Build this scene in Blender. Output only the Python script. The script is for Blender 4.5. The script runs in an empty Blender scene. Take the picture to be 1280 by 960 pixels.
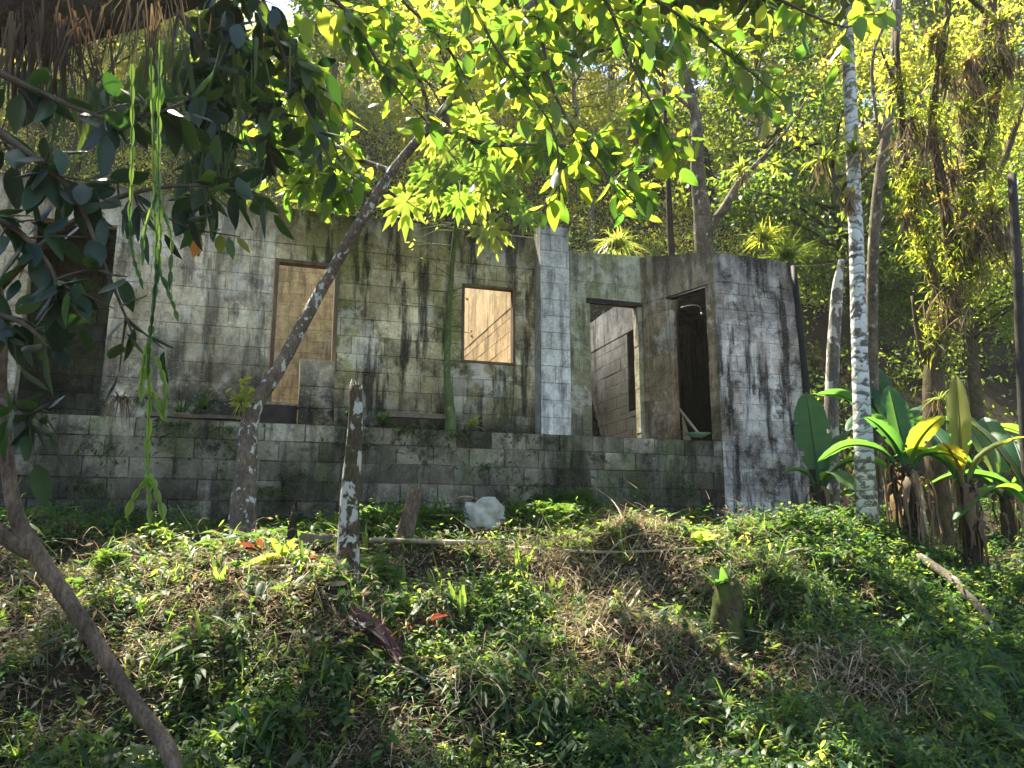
import bpy, math, random
import numpy as np
from mathutils import Vector, Matrix
R = math.radians
rng = np.random.default_rng(7)
random.seed(7)
SC = bpy.context.scene
COL = SC.collection

# ------------------------------------------------------------------ camera
F = 985.0 / 1280.0                 # focal length in image widths
PITCH = math.atan(191 / 985.0)
EYE = np.array([0.0, 0.0, 1.6])
cd = bpy.data.cameras.new("camera"); cam = bpy.data.objects.new("camera", cd); COL.objects.link(cam)
cd.sensor_width = 36; cd.lens = 36 * F; cd.clip_start = 0.05; cd.clip_end = 1000
cam.location = EYE; cam.rotation_euler = (math.pi / 2 + PITCH, 0, 0)
SC.camera = cam

# ------------------------------------------------------------------ light
SUN_EL = R(61); SUN_H = np.array([-0.60, 0.80])
sun_dir = Vector((SUN_H[0] * math.cos(SUN_EL), SUN_H[1] * math.cos(SUN_EL), math.sin(SUN_EL)))
w = bpy.data.worlds.new("World"); SC.world = w; w.use_nodes = True
nt = w.node_tree; nt.nodes.clear()
sky = nt.nodes.new("ShaderNodeTexSky"); sky.sky_type = 'NISHITA'; sky.sun_disc = False
sky.sun_elevation = SUN_EL; sky.sun_rotation = math.atan2(SUN_H[0], SUN_H[1])
bg = nt.nodes.new("ShaderNodeBackground"); bg.inputs[1].default_value = 0.085
wo = nt.nodes.new("ShaderNodeOutputWorld")
nt.links.new(sky.outputs[0], bg.inputs[0]); nt.links.new(bg.outputs[0], wo.inputs[0])
ld = bpy.data.lights.new("sun", 'SUN'); ld.energy = 5.0; ld.angle = R(0.6); ld.color = (1, 0.91, 0.74)
lo = bpy.data.objects.new("sun", ld); COL.objects.link(lo)
lo.rotation_euler = sun_dir.to_track_quat('Z', 'Y').to_euler()
SC.view_settings.view_transform = 'Standard'; SC.view_settings.look = 'None'
SC.view_settings.exposure = 2.3; SC.view_settings.gamma = 1
SC.cycles.max_bounces = 7; SC.cycles.diffuse_bounces = 4; SC.cycles.transmission_bounces = 5
SC.cycles.glossy_bounces = 2; SC.cycles.transparent_max_bounces = 8
SC.cycles.caustics_reflective = False; SC.cycles.caustics_refractive = False
SC.cycles.sample_clamp_indirect = 4

# ------------------------------------------------------------------ helpers: space
UX = np.array([0.953, 0.303]); VX = np.array([-0.303, 0.953]); B0 = np.array([0.322, 10.0])
def ST(s, t, z=None):
    p = B0 + UX * s + VX * t
    return np.array([p[0], p[1]]) if z is None else np.array([p[0], p[1], z])
def toST(x, y):
    dx = x - B0[0]; dy = y - B0[1]
    return dx * UX[0] + dy * UX[1], dx * VX[0] + dy * VX[1]
def ray(px, py):
    a = (px - 640) / 985.0; b = (480 - py) / 985.0
    return np.array([a, math.cos(PITCH) - math.sin(PITCH) * b, math.sin(PITCH) + math.cos(PITCH) * b])
def at(px, py, Y):                   # the point seen at a pixel of the photo, Y metres ahead
    r = ray(px, py); return EYE + r * (Y / r[1])
def on_t(px, py, t):                 # (s, z) where a pixel's ray meets the plane t of the house
    r = ray(px, py); n = VX
    k = (t - ((EYE[:2] - B0) @ n)) / (r[:2] @ n); p = EYE + r * k
    return toST(p[0], p[1])[0], p[2]
def on_s(px, py, s):                 # (t, z) on the plane s
    r = ray(px, py); n = UX
    k = (s - ((EYE[:2] - B0) @ n)) / (r[:2] @ n); p = EYE + r * k
    return toST(p[0], p[1])[1], p[2]

def lat(ix, iy, seed):
    h = np.sin(ix * 127.1 + iy * 311.7 + seed * 74.7) * 43758.5453
    return h - np.floor(h)
def vnoise(x, y, f, seed=0):
    x = np.asarray(x, float) * f; y = np.asarray(y, float) * f
    ix = np.floor(x); iy = np.floor(y); fx = x - ix; fy = y - iy
    fx = fx * fx * (3 - 2 * fx); fy = fy * fy * (3 - 2 * fy)
    a = lat(ix, iy, seed); b = lat(ix + 1, iy, seed); c = lat(ix, iy + 1, seed); d = lat(ix + 1, iy + 1, seed)
    return (a * (1 - fx) + b * fx) * (1 - fy) + (c * (1 - fx) + d * fx) * fy
def sstep(a, b, x):
    k = np.clip((x - a) / (b - a), 0, 1); return k * k * (3 - 2 * k)
def bump(x, y, cx, cy, r, h):
    return h * np.exp(-((x - cx) ** 2 + (y - cy) ** 2) / (r * r))
def H(x, y):
    x = np.asarray(x, float); y = np.asarray(y, float)
    s, t = toST(x, y)
    front = np.interp(t, [-14, -6.8, -5.2, -3.7, -2.5, -1.5, -0.27, -0.2], [-.1, 0, .22, .95, 1.42, 1.56, 1.68, 1.7])
    inside = 2.66 + 0 * t
    hill_l = 2.66 + np.maximum(t - 5.6, 0) * 0.95 - np.maximum(t - 38, 0) * 0.95
    back = np.where(t > -.15, np.where(t < 5.6, inside, hill_l), front)
    k = sstep(-.22, -.12, t)
    left = front * (1 - k) + back * k
    right = np.where(t > -.2, 1.7 + np.maximum(t + .2, 0) * 0.16 + np.maximum(t - 3, 0) * 0.75 - np.maximum(t - 42, 0) * .87, front - .04)
    kr = sstep(3.8, 4.3, s)
    h = left * (1 - kr) + right * kr
    n = (vnoise(x, y, .9, 1) - .5) * .28 + (vnoise(x, y, 2.3, 2) - .5) * .14 + (vnoise(x, y, 6, 3) - .5) * .05
    m = np.where((t > -.6) & (t < 5.6) & (s < 4.2), np.clip((-.25 - t) * 2, 0, 1) * .5, 1.0)
    m = np.where(t > 6, 1.6, m)
    h = h + n * m
    h = h + ((vnoise(x, y, 1.7, 12) - .5) * .30 + (vnoise(x, y, 3.9, 13) - .5) * .22) * (t < -.7) * np.clip((-.7 - t), 0, 1)
    # the earth bank heaped against the foundation, and the cleared heaps on the crest
    mx, my = ST(.1, -.45)
    h = h + bump(x, y, mx, my, .7, .30) * (t < -.2)
    h = h + bump(x, y, 1.0, 7.6, .7, .10) + bump(x, y, 3.0, 8.2, .9, .16) + bump(x, y, .9, 5.9, .45, .16)
    h = h - bump(x, y, -2.6, 4.6, .7, .35) - bump(x, y, .1, 5.6, .5, .18)
    return h
def ground(px, py):
    r = ray(px, py); k = 2.5
    while k < 80:
        p = EYE + r * k
        if p[2] < float(H(p[0], p[1])): break
        k += .02
    return np.array([p[0], p[1], float(H(p[0], p[1]))])

# ------------------------------------------------------------------ helpers: objects
ROOTS = {}
def tag(o, label=None, cat=None, group=None, kind=None):
    if label: o['label'] = label
    if cat: o['category'] = cat
    if group: o['group'] = group
    if kind: o['kind'] = kind
    return o
def thing(name, loc, label, cat, group=None, rz=0):
    o = bpy.data.objects.new(name, None); COL.objects.link(o)
    o.location = [float(v) for v in loc]; o.rotation_euler[2] = rz; o.empty_display_size = .2
    ROOTS[o.name] = np.array(loc, float)
    return tag(o, label, cat, group)
def dup(root, loc, rz, label, group=None, sc=1.0):
    r = root.copy(); COL.objects.link(r); r.location = [float(v) for v in loc]; r.rotation_euler = (0, 0, rz); r.scale = (sc, sc, sc)
    r['label'] = label
    if group: r['group'] = group
    for ch in list(root.children):
        c = ch.copy(); COL.objects.link(c); c.parent = r
        for g in list(ch.children):
            d = g.copy(); COL.objects.link(d); d.parent = c
    return r

class MB:
    """collects vertices / faces (any size) with a per-vertex tint and a material index"""
    def __init__(s): s.v = []; s.f = []; s.ls = []; s.t = []; s.mi = []; s.n = 0; s.sm = []
    def raw(s, v, faces, tint=0.5, mi=0, smooth=True):
        """faces: list of (M,k) index arrays"""
        v = np.asarray(v, float).reshape(-1, 3); n = len(v)
        s.v.append(v); s.t.append(np.broadcast_to(np.asarray(tint, float), (n,)).copy())
        for fa in faces:
            fa = np.asarray(fa, int)
            s.f.append((fa + s.n).ravel()); s.ls.append(np.full(len(fa), fa.shape[1]))
            s.mi.append(np.full(len(fa), mi)); s.sm.append(np.full(len(fa), smooth))
        s.n += n
    def box(s, c, tint=.5, mi=0, jit=0):
        """c: 8 corners, bottom 4 (ccw) then top 4"""
        c = np.asarray(c, float)
        if jit: c = c + rng.uniform(-jit, jit, c.shape)
        s.raw(c, [[[0, 3, 2, 1], [4, 5, 6, 7], [0, 1, 5, 4], [1, 2, 6, 5], [2, 3, 7, 6], [3, 0, 4, 7]]], tint, mi, False)
    def build(s, name, mats, parent=None, root=None):
        v = np.concatenate(s.v); f = np.concatenate(s.f); ls = np.concatenate(s.ls)
        off = np.zeros(3)
        if parent is not None:
            p = parent
            while p.parent: p = p.parent
            off = ROOTS.get(p.name, off)
        elif root is not None: off = np.array(root, float)
        me = bpy.data.meshes.new(name)
        me.vertices.add(len(v)); me.vertices.foreach_set("co", (v - off).astype(np.float32).ravel())
        me.loops.add(len(f)); me.loops.foreach_set("vertex_index", f.astype(np.int32))
        me.polygons.add(len(ls)); st = np.concatenate([[0], np.cumsum(ls)[:-1]])
        me.polygons.foreach_set("loop_start", st.astype(np.int32))
        me.polygons.foreach_set("material_index", np.concatenate(s.mi).astype(np.int32))
        me.polygons.foreach_set("use_smooth", np.concatenate(s.sm).astype(bool))
        me.update(calc_edges=True)
        a = me.attributes.new("tint", 'FLOAT', 'POINT'); a.data.foreach_set("value", np.concatenate(s.t).astype(np.float32))
        for m in (mats if isinstance(mats, (list, tuple)) else [mats]): me.materials.append(m)
        o = bpy.data.objects.new(name, me); COL.objects.link(o)
        if parent is not None: o.parent = parent
        elif root is not None: o.location = [float(q) for q in root]
        return o

def norm(a): return a / np.maximum(np.linalg.norm(a, axis=-1, keepdims=True), 1e-9)
def smooth_path(P, n):
    P = np.asarray(P, float); m = len(P)
    if m == 2: return P[0] + (P[1] - P[0]) * np.linspace(0, 1, n)[:, None]
    Q = np.vstack([2 * P[0] - P[1], P, 2 * P[-1] - P[-2]])
    u = np.linspace(0, m - 1 - 1e-6, n); i = u.astype(int); f = (u - i)[:, None]
    a, b, c, d = Q[i], Q[i + 1], Q[i + 2], Q[i + 3]
    return .5 * ((2 * b) + (-a + c) * f + (2 * a - 5 * b + 4 * c - d) * f ** 2 + (-a + 3 * b - 3 * c + d) * f ** 3)
def tube(mb, P, r, sides=8, n=None, rough=0.0, tint=.5, mi=0, squash=1.0, cap=True):
    P = np.asarray(P, float); r = np.asarray(r, float)
    if n is None: n = len(P) * 4
    C = smooth_path(P, n); rr = np.interp(np.linspace(0, 1, n), np.linspace(0, 1, len(r)), r)
    T = norm(np.gradient(C, axis=0)); ref = np.array([0, 0, 1.0])
    if abs(T[n // 2] @ ref) > .9: ref = np.array([0, 1.0, 0])
    S = norm(np.cross(T, ref)); N = np.cross(S, T)
    an = np.linspace(0, 2 * math.pi, sides, endpoint=False)
    k = np.ones((n, sides))
    if rough: k += rng.uniform(-rough, rough, (n, sides)) + rough * 1.3 * np.sin(an * 2 + rng.uniform(0, 6))[None] + rough * np.sin(an * 3 + np.linspace(0, 6, n)[:, None])
    V = C[:, None] + (S[:, None] * np.cos(an)[None, :, None] + N[:, None] * np.sin(an)[None, :, None] * squash) * (rr[:, None] * k)[:, :, None]
    i = np.arange(n - 1)[:, None] * sides; j = np.arange(sides)[None]; j2 = (j + 1) % sides
    q = np.stack([i + j, i + j2, i + sides + j2, i + sides + j], -1).reshape(-1, 4)
    fs = [q]
    v = V.reshape(-1, 3)
    if cap:
        v = np.vstack([v, C[0], C[-1]]); a = n * sides
        jj = np.arange(sides); j3 = (jj + 1) % sides
        fs.append(np.stack([np.full(sides, a), j3, jj], -1)); e = (n - 1) * sides
        fs.append(np.stack([np.full(sides, a + 1), e + jj, e + j3], -1))
    mb.raw(v, fs, tint, mi, True)
    return C, T

# leaf templates: (u along, v across, w off the blade), faces
T_DIA = (np.array([[0, 0, 0], [.45, -.5, .12], [.45, .5, .12], [1, 0, 0]], float), [np.array([[0, 1, 3], [0, 3, 2]])])
T_LEAF = (np.array([[0, 0, 0], [.28, -.42, .09], [.28, 0, 0], [.28, .42, .09], [.62, -.43, .09], [.62, 0, .0], [.62, .43, .09], [1, 0, -.03]], float),
          [np.array([[0, 1, 2], [0, 2, 3], [4, 7, 5], [5, 7, 6]]), np.array([[1, 4, 5, 2], [2, 5, 6, 3]])])
def strip_t(n, wf, fold=.0):
    u = np.linspace(0, 1, n + 1); wd = np.array([wf(x) for x in u])
    v = []
    for a, b in zip(u, wd): v += [[a, -b / 2, fold * b], [a, 0, 0], [a, b / 2, fold * b]]
    q = []
    for i in range(n):
        for k in (0, 1): q.append([3 * i + k, 3 * i + k + 1, 3 * i + k + 4, 3 * i + k + 3])
    return np.array(v, float), [np.array(q)]
T_STRAP = strip_t(6, lambda u: (1 - u ** 3) * (.75 + .25 * math.sin(u * 3.1)), .25)
T_BLADE = strip_t(4, lambda u: (1 - u) ** .7 * 1.0, .15)
T_SWORD = strip_t(6, lambda u: max(.02, math.sin(min(1, u * 1.1 + .12) * math.pi * .93) ** .6), .22)
T_BIG = strip_t(8, lambda u: max(.02, math.sin(min(1, .04 + u * .96) * math.pi) ** .62), .10)

T_OVAL = strip_t(6, lambda u: max(.03, math.sin(min(1, .03 + u ** .85 * .97) * math.pi) ** .8), .16)
def leaves(mb, base, d, side, L, W, tint=.5, tpl=T_LEAF, droop=0.0, mi=0, wav=0.0, cup=1.0):
    base = np.atleast_2d(base).astype(float); N = len(base)
    d = norm(np.broadcast_to(d, (N, 3))); side = np.broadcast_to(side, (N, 3))
    side = norm(side - (side * d).sum(-1, keepdims=True) * d); nr = np.cross(d, side)
    L = np.broadcast_to(L, (N,))[:, None, None]; W = np.broadcast_to(W, (N,))[:, None, None]
    dr = np.broadcast_to(droop, (N,))[:, None]
    tv, fs = tpl; u = tv[:, 0][None, :, None]; v = tv[:, 1][None, :, None]; wv = tv[:, 2][None, :, None]
    P = base[:, None] + d[:, None] * u * L + side[:, None] * v * W + nr[:, None] * wv * W * cup
    if wav: P = P + nr[:, None] * (np.sin(u * 9 + rng.uniform(0, 6, (N, 1, 1))) * wav * L)
    P[:, :, 2] -= dr * (tv[:, 0] ** 2)[None] * L[:, :, 0]
    K = tv.shape[0]; off = (np.arange(N) * K)[:, None, None]
    faces = [(f[None] + off).reshape(-1, f.shape[1]) for f in fs]
    t = np.repeat(np.broadcast_to(tint, (N,)), K)
    mb.raw(P.reshape(-1, 3), faces, t, mi, True)
def rdir(n, up=0.0, spread=1.0):
    a = rng.normal(0, spread, (n, 3)); a[:, 2] += up; return norm(a)

# ------------------------------------------------------------------ helpers: materials
def new_mat(name):
    m = bpy.data.materials.new(name); m.use_nodes = True; t = m.node_tree; t.nodes.clear()
    return m, t, (lambda k: t.nodes.new(k)), (lambda a, b: t.links.new(a, b))
def ramp(t, fac, stops, interp='LINEAR'):
    r = t.nodes.new("ShaderNodeValToRGB"); cr = r.color_ramp; cr.interpolation = interp
    while len(cr.elements) < len(stops): cr.elements.new(.5)
    for e, (p, c) in zip(cr.elements, stops):
        e.position = p; e.color = (*c, 1) if isinstance(c, (tuple, list)) else (c, c, c, 1)
    t.links.new(fac, r.inputs[0]); return r.outputs[0]
def noise(t, vec, scale, detail=5, rough=.6, dist=0):
    n = t.nodes.new("ShaderNodeTexNoise"); n.inputs['Scale'].default_value = scale; n.inputs['Detail'].default_value = detail
    n.inputs['Roughness'].default_value = rough; n.inputs['Distortion'].default_value = dist
    t.links.new(vec, n.inputs['Vector']); return n.outputs[0]
def mixc(t, fac, a, b, mode='MIX'):
    m = t.nodes.new("ShaderNodeMix"); m.data_type = 'RGBA'; m.blend_type = mode
    for i, x in ((0, fac), (6, a), (7, b)):
        if isinstance(x, (int, float)): m.inputs[i].default_value = x
        elif isinstance(x, tuple): m.inputs[i].default_value = (*x, 1)
        else: t.links.new(x, m.inputs[i])
    return m.outputs[2]
def math_(t, op, a, b=None):
    m = t.nodes.new("ShaderNodeMath"); m.operation = op
    for i, x in enumerate((a, b)):
        if x is None: continue
        if isinstance(x, (int, float)): m.inputs[i].default_value = x
        else: t.links.new(x, m.inputs[i])
    return m.outputs[0]
def coords(t, sx=1, sy=1, sz=1, kind='Object', rz=0):
    c = t.nodes.new("ShaderNodeTexCoord"); m = t.nodes.new("ShaderNodeMapping")
    m.inputs['Scale'].default_value = (sx, sy, sz); m.inputs['Rotation'].default_value = (0, 0, rz)
    t.links.new(c.outputs[kind], m.inputs[0]); return m.outputs[0]
def bsdf(t, col, rough=.8, spec=.3, bump=None, bs=.3, bd=.02):
    b = t.nodes.new("ShaderNodeBsdfPrincipled"); o = t.nodes.new("ShaderNodeOutputMaterial")
    if isinstance(col, tuple): b.inputs['Base Color'].default_value = (*col, 1)
    else: t.links.new(col, b.inputs['Base Color'])
    if isinstance(rough, (int, float)): b.inputs['Roughness'].default_value = rough
    else: t.links.new(rough, b.inputs['Roughness'])
    b.inputs['Specular IOR Level'].default_value = spec
    if bump is not None:
        k = t.nodes.new("ShaderNodeBump"); k.inputs['Strength'].default_value = bs; k.inputs['Distance'].default_value = bd
        t.links.new(bump, k.inputs['Height']); t.links.new(k.outputs[0], b.inputs['Normal'])
    t.links.new(b.outputs[0], o.inputs[0]); return b, o
def leaf_mat(name, stops, trans, tw=.5, rough=.4, spec=.5):
    """stops: ramp over the tint attribute; trans: colour of the light let through"""
    m, t, N, Lk = new_mat(name)
    a = N("ShaderNodeAttribute"); a.attribute_name = "tint"
    col = ramp(t, a.outputs['Fac'], stops)
    n = noise(t, coords(t), 14, 3); col = mixc(t, math_(t, 'MULTIPLY', n, .5), col, (.35, .35, .3), 'MULTIPLY')
    b, o = bsdf(t, col, rough, spec)
    tr = N("ShaderNodeBsdfTranslucent")
    tc = ramp(t, a.outputs['Fac'], trans); Lk(tc, tr.inputs[0])
    mx = N("ShaderNodeMixShader"); mx.inputs[0].default_value = tw
    Lk(b.outputs[0], mx.inputs[1]); Lk(tr.outputs[0], mx.inputs[2]); Lk(mx.outputs[0], o.inputs[0])
    return m
def bark_mat(name, dark, light, patch=None, pth=.55, pscale=9, moss=0.0, ring=False, bs=.6):
    m, t, N, Lk = new_mat(name)
    v = coords(t, 1, 1, .35); vo = coords(t)
    n1 = noise(t, v, 48, 8, .72); col = ramp(t, n1, [(.33, dark), (.66, light)]); col = mixc(t, .7, col, ramp(t, noise(t, coords(t, 1, 1, .5), 7, 5, .6), [(.35, .45), (.65, 1.3)]), 'MULTIPLY')
    if moss:
        nm = noise(t, vo, 3.5, 5); col = mixc(t, ramp(t, nm, [(.62 - moss, 0.), (.75 - moss, .8)]), col, (.035, .05, .012))
    if patch:
        vp = coords(t, 1, 1, 1.6 if ring else .8)
        np_ = noise(t, vp, pscale, 4, .55, .3); col = mixc(t, ramp(t, np_, [(pth, 0.), (pth + .045, 1.)]), col, patch)
    hgt = n1
    if ring:
        wv = N("ShaderNodeTexWave"); wv.wave_type = 'BANDS'; wv.bands_direction = 'Z'; wv.inputs['Scale'].default_value = 2.2
        wv.inputs['Distortion'].default_value = 14; wv.inputs['Detail'].default_value = 3; Lk(vo, wv.inputs[0])
        col = mixc(t, ramp(t, wv.outputs[1], [(.0, .75), (.12, 0.)]), col, dark)
        hgt = math_(t, 'ADD', n1, wv.outputs[1])
    at_ = N("ShaderNodeAttribute"); at_.attribute_name = "tint"
    bsdf(t, col, .9, .2, hgt, bs, .03); return m
def plain(name, c1, c2, scale=12, rough=.8, spec=.3, bs=.3, sz=1):
    m, t, N, Lk = new_mat(name); v = coords(t, 1, 1, sz); n = noise(t, v, scale, 6, .65)
    bsdf(t, ramp(t, n, [(.3, c1), (.7, c2)]), rough, spec, n, bs, .02); return m

def wall_mat(name, pale, grey, moss=(.13, .15, .05), mould_shade=(.018, .018, .014), moss_a=.5, mould_a=.5, drip=.5, foot=None, bright=.12, ochre=None, rough=.92, top=None, fr=((.34, .25), (.5, 1.)), chalk=.45):
    """weathered render over blocks; foot=(z0,z1) is the black band in local z: damp, and painted room shade for W_int"""
    m, t, N, Lk = new_mat(name)
    vo = coords(t); vd = coords(t, 1, 1, .13)
    at_ = N("ShaderNodeAttribute"); at_.attribute_name = "tint"
    big = noise(t, vo, .8, 6, .62, .3)
    col = mixc(t, ramp(t, big, [(.42, 0.), (.56, 1.)]), pale, grey)
    if ochre: col = mixc(t, ramp(t, noise(t, coords(t, 1, 1, .5), 1.7, 4), [(.48, 0.), (.66, .8)]), col, ochre)
    mn = noise(t, coords(t, 1, 1, .55), 1.9, 6, .62, .4)
    col = mixc(t, math_(t, 'MULTIPLY', ramp(t, mn, [(.48, 0.), (.64, 1.)]), moss_a), col, moss)
    fine = noise(t, vo, 38, 6, .75)
    med = noise(t, coords(t, 1, 1, .7), 8, 7, .72)
    col = mixc(t, .9, col, ramp(t, med, [(.34, .62), (.5, 1.05), (.66, 1.35)]), 'MULTIPLY')
    col = mixc(t, .75, col, ramp(t, fine, [(.25, .5), (.75, 1.45)]), 'MULTIPLY')
    ck = noise(t, coords(t, 1, 1, .8), 2.1, 8, .74, .3); col = mixc(t, math_(t, 'MULTIPLY', ramp(t, ck, [(.53, 0.), (.58, 1.)]), chalk), col, (.80, .77, .68))
    dn = noise(t, vd, 5.5, 7, .68)
    col = mixc(t, math_(t, 'MULTIPLY', ramp(t, dn, [(.51, 0.), (.60, 1.)]), drip), col, mould_shade)
    bn = noise(t, vo, 3.2, 8, .75, .25)
    msk = math_(t, 'MULTIPLY', ramp(t, bn, [(.52, 0.), (.62, 1.)]), mould_a)
    sep = N("ShaderNodeSeparateXYZ"); Lk(vo, sep.inputs[0])
    if foot:
        mr = N("ShaderNodeMapRange"); mr.inputs[1].default_value = foot[0]; mr.inputs[2].default_value = foot[1]
        mr.inputs[3].default_value = .95; mr.inputs[4].default_value = 0; Lk(sep.outputs[2], mr.inputs[0])
        fm = math_(t, 'MULTIPLY', mr.outputs[0], ramp(t, noise(t, vo, 2.6, 7, .7), list(fr)))
        msk = math_(t, 'MAXIMUM', msk, fm)
    if top:
        mr = N("ShaderNodeMapRange"); mr.inputs[1].default_value = top[0]; mr.inputs[2].default_value = top[1]
        mr.inputs[3].default_value = 0; mr.inputs[4].default_value = .9; Lk(sep.outputs[2], mr.inputs[0])
        fm = math_(t, 'MULTIPLY', mr.outputs[0], ramp(t, noise(t, vd, 3.4, 7, .7), [(.38, .1), (.52, 1.)]))
        msk = math_(t, 'MAXIMUM', msk, fm)
    col = mixc(t, msk, col, mould_shade)
    sp = noise(t, vo, 60, 2, .5); col = mixc(t, ramp(t, sp, [(.66, 0.), (.70, bright * 3)]), col, (.55, .56, .52))
    col = mixc(t, 1.0, col, ramp(t, at_.outputs['Fac'], [(0., .3), (1., 1.75)]), 'MULTIPLY')
    hh = math_(t, 'ADD', fine, math_(t, 'MULTIPLY', bn, .6))
    bsdf(t, col, rough, .15, hh, .55, .012); return m

M = {}
M['bark_lichen'] = bark_mat('bark_lichen', (.07, .05, .035), (.24, .18, .13), (.55, .56, .50), .57, 13, .03)
M['bark_fore'] = bark_mat('bark_fore', (.06, .042, .028), (.23, .165, .11), (.36, .34, .28), .70, 9, .0)
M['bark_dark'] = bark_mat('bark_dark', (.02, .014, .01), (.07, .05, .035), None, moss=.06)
M['bark_palm'] = bark_mat('bark_palm', (.10, .09, .07), (.30, .29, .25), (.62, .63, .58), .44, 7, .0, ring=True)
M['bark_grey'] = bark_mat('bark_grey', (.08, .06, .045), (.24, .20, .15), (.42, .42, .36), .60, 8, .08)
M['bark_mossy'] = bark_mat('bark_mossy', (.05, .035, .02), (.17, .12, .07), None, moss=.14)
M['bark_papaya'] = bark_mat('bark_papaya', (.07, .10, .03), (.14, .19, .06), (.19, .2, .12), .6, 20, .0, bs=.3)
M['post'] = bark_mat('post_bark', (.035, .026, .016), (.15, .11, .065), (.46, .45, .38), .51, 11, .12)
M['twig'] = plain('twig', (.045, .035, .022), (.12, .09, .06), 20)
M['stick'] = plain('dry_stick', (.16, .12, .08), (.42, .34, .24), 15, sz=.3)
M['old_wood'] = plain('old_wood', (.09, .065, .04), (.25, .19, .13), 9, sz=.3)
M['frame_wood'] = plain('frame_wood', (.07, .045, .03), (.22, .15, .09), 9, sz=.2)
M['lintel'] = plain('dark_wood', (.015, .012, .01), (.06, .05, .04), 9)
M['iron'] = plain('tarred_pipe', (.008, .008, .008), (.022, .02, .018), 9, .7)
M['metal'] = plain('galvanised_pipe', (.14, .14, .13), (.3, .3, .28), 9, .4, .5)
M['stone'] = plain('pale_stone', (.20, .19, .14), (.52, .50, .43), 9)
M['plastic'] = plain('green_plastic', (.12, .25, .17), (.2, .36, .25), 5, .4, .5)
G1 = [(0., (.014, .045, .014)), (.5, (.035, .085, .016)), (1., (.10, .13, .02))]
TG = [(0., (.10, .28, .03)), (.5, (.30, .52, .04)), (1., (.62, .62, .07))]
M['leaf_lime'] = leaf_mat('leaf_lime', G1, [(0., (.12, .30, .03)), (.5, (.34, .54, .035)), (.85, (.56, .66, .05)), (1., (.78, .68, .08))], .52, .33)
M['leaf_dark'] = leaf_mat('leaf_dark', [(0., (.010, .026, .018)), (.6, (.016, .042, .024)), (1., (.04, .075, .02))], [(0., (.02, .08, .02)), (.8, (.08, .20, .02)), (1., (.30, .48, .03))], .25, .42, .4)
M['leaf_forest'] = leaf_mat('leaf_forest', [(0., (.035, .06, .015)), (.5, (.09, .11, .025)), (1., (.19, .16, .06))], [(0., (.26, .44, .03)), (.5, (.64, .66, .05)), (1., (.90, .76, .14))], .6, .5)
M['leaf_deep'] = leaf_mat('leaf_deep', [(0., (.012, .035, .016)), (1., (.05, .09, .02))], [(0., (.12, .26, .04)), (1., (.48, .56, .05))], .46, .5)
M['leaf_weed'] = leaf_mat('leaf_weed', [(0., (.02, .06, .028)), (.5, (.045, .10, .03)), (.85, (.10, .14, .03)), (1., (.20, .17, .07))], [(0., (.10, .28, .05)), (.6, (.34, .50, .05)), (1., (.65, .58, .16))], .42, .5, .3)
M['leaf_yellow'] = leaf_mat('leaf_yellow', [(0., (.06, .10, .02)), (1., (.16, .16, .03))], [(0., (.34, .58, .05)), (1., (.80, .78, .14))], .55, .45)
M['leaf_banana'] = leaf_mat('leaf_banana', [(0., (.02, .07, .035)), (.6, (.04, .12, .035)), (1., (.14, .16, .03))], [(0., (.10, .34, .07)), (.6, (.30, .62, .05)), (1., (.75, .60, .04))], .42, .45, .4)
M['leaf_dry'] = leaf_mat('leaf_dry', [(0., (.06, .04, .025)), (.5, (.26, .18, .11)), (1., (.66, .55, .38))], [(0., (.12, .07, .03)), (1., (.55, .42, .2))], .3, .7, .2)
M['leaf_red'] = leaf_mat('leaf_red', [(0., (.035, .018, .022)), (1., (.20, .05, .03))], [(0., (.12, .03, .03)), (1., (.42, .10, .04))], .35, .5)
M['leaf_orange'] = leaf_mat('leaf_orange', [(0., (.4, .14, .02)), (1., (.5, .2, .02))], [(0., (.9, .35, .02)), (1., (.9, .4, .03))], .5, .5)
M['brom'] = leaf_mat('bromeliad', [(0., (.05, .10, .03)), (.6, (.11, .14, .03)), (1., (.26, .15, .06))], [(0., (.25, .42, .05)), (.6, (.60, .62, .08)), (1., (.8, .42, .12))], .5, .45)
M['cactus'] = leaf_mat('hanging_cactus', [(0., (.04, .09, .03)), (1., (.16, .26, .04))], [(0., (.10, .22, .04)), (1., (.6, .8, .05))], .4, .4)
M['grass'] = leaf_mat('grass', [(0., (.04, .10, .03)), (1., (.14, .20, .04))], [(0., (.25, .5, .06)), (1., (.6, .75, .10))], .5, .45)

def soil():
    m, t, N, Lk = new_mat('forest_soil'); v = coords(t)
    n1 = noise(t, v, 1.5, 6); n2 = noise(t, v, 25, 8, .7)
    c = ramp(t, n1, [(.35, (.022, .016, .01)), (.55, (.045, .032, .02)), (.7, (.02, .03, .012))])
    c = mixc(t, ramp(t, n2, [(.5, 0.), (.7, .8)]), c, (.13, .10, .065))
    bsdf(t, c, .95, .1, n2, .9, .05); return m
M['soil'] = soil()

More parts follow.
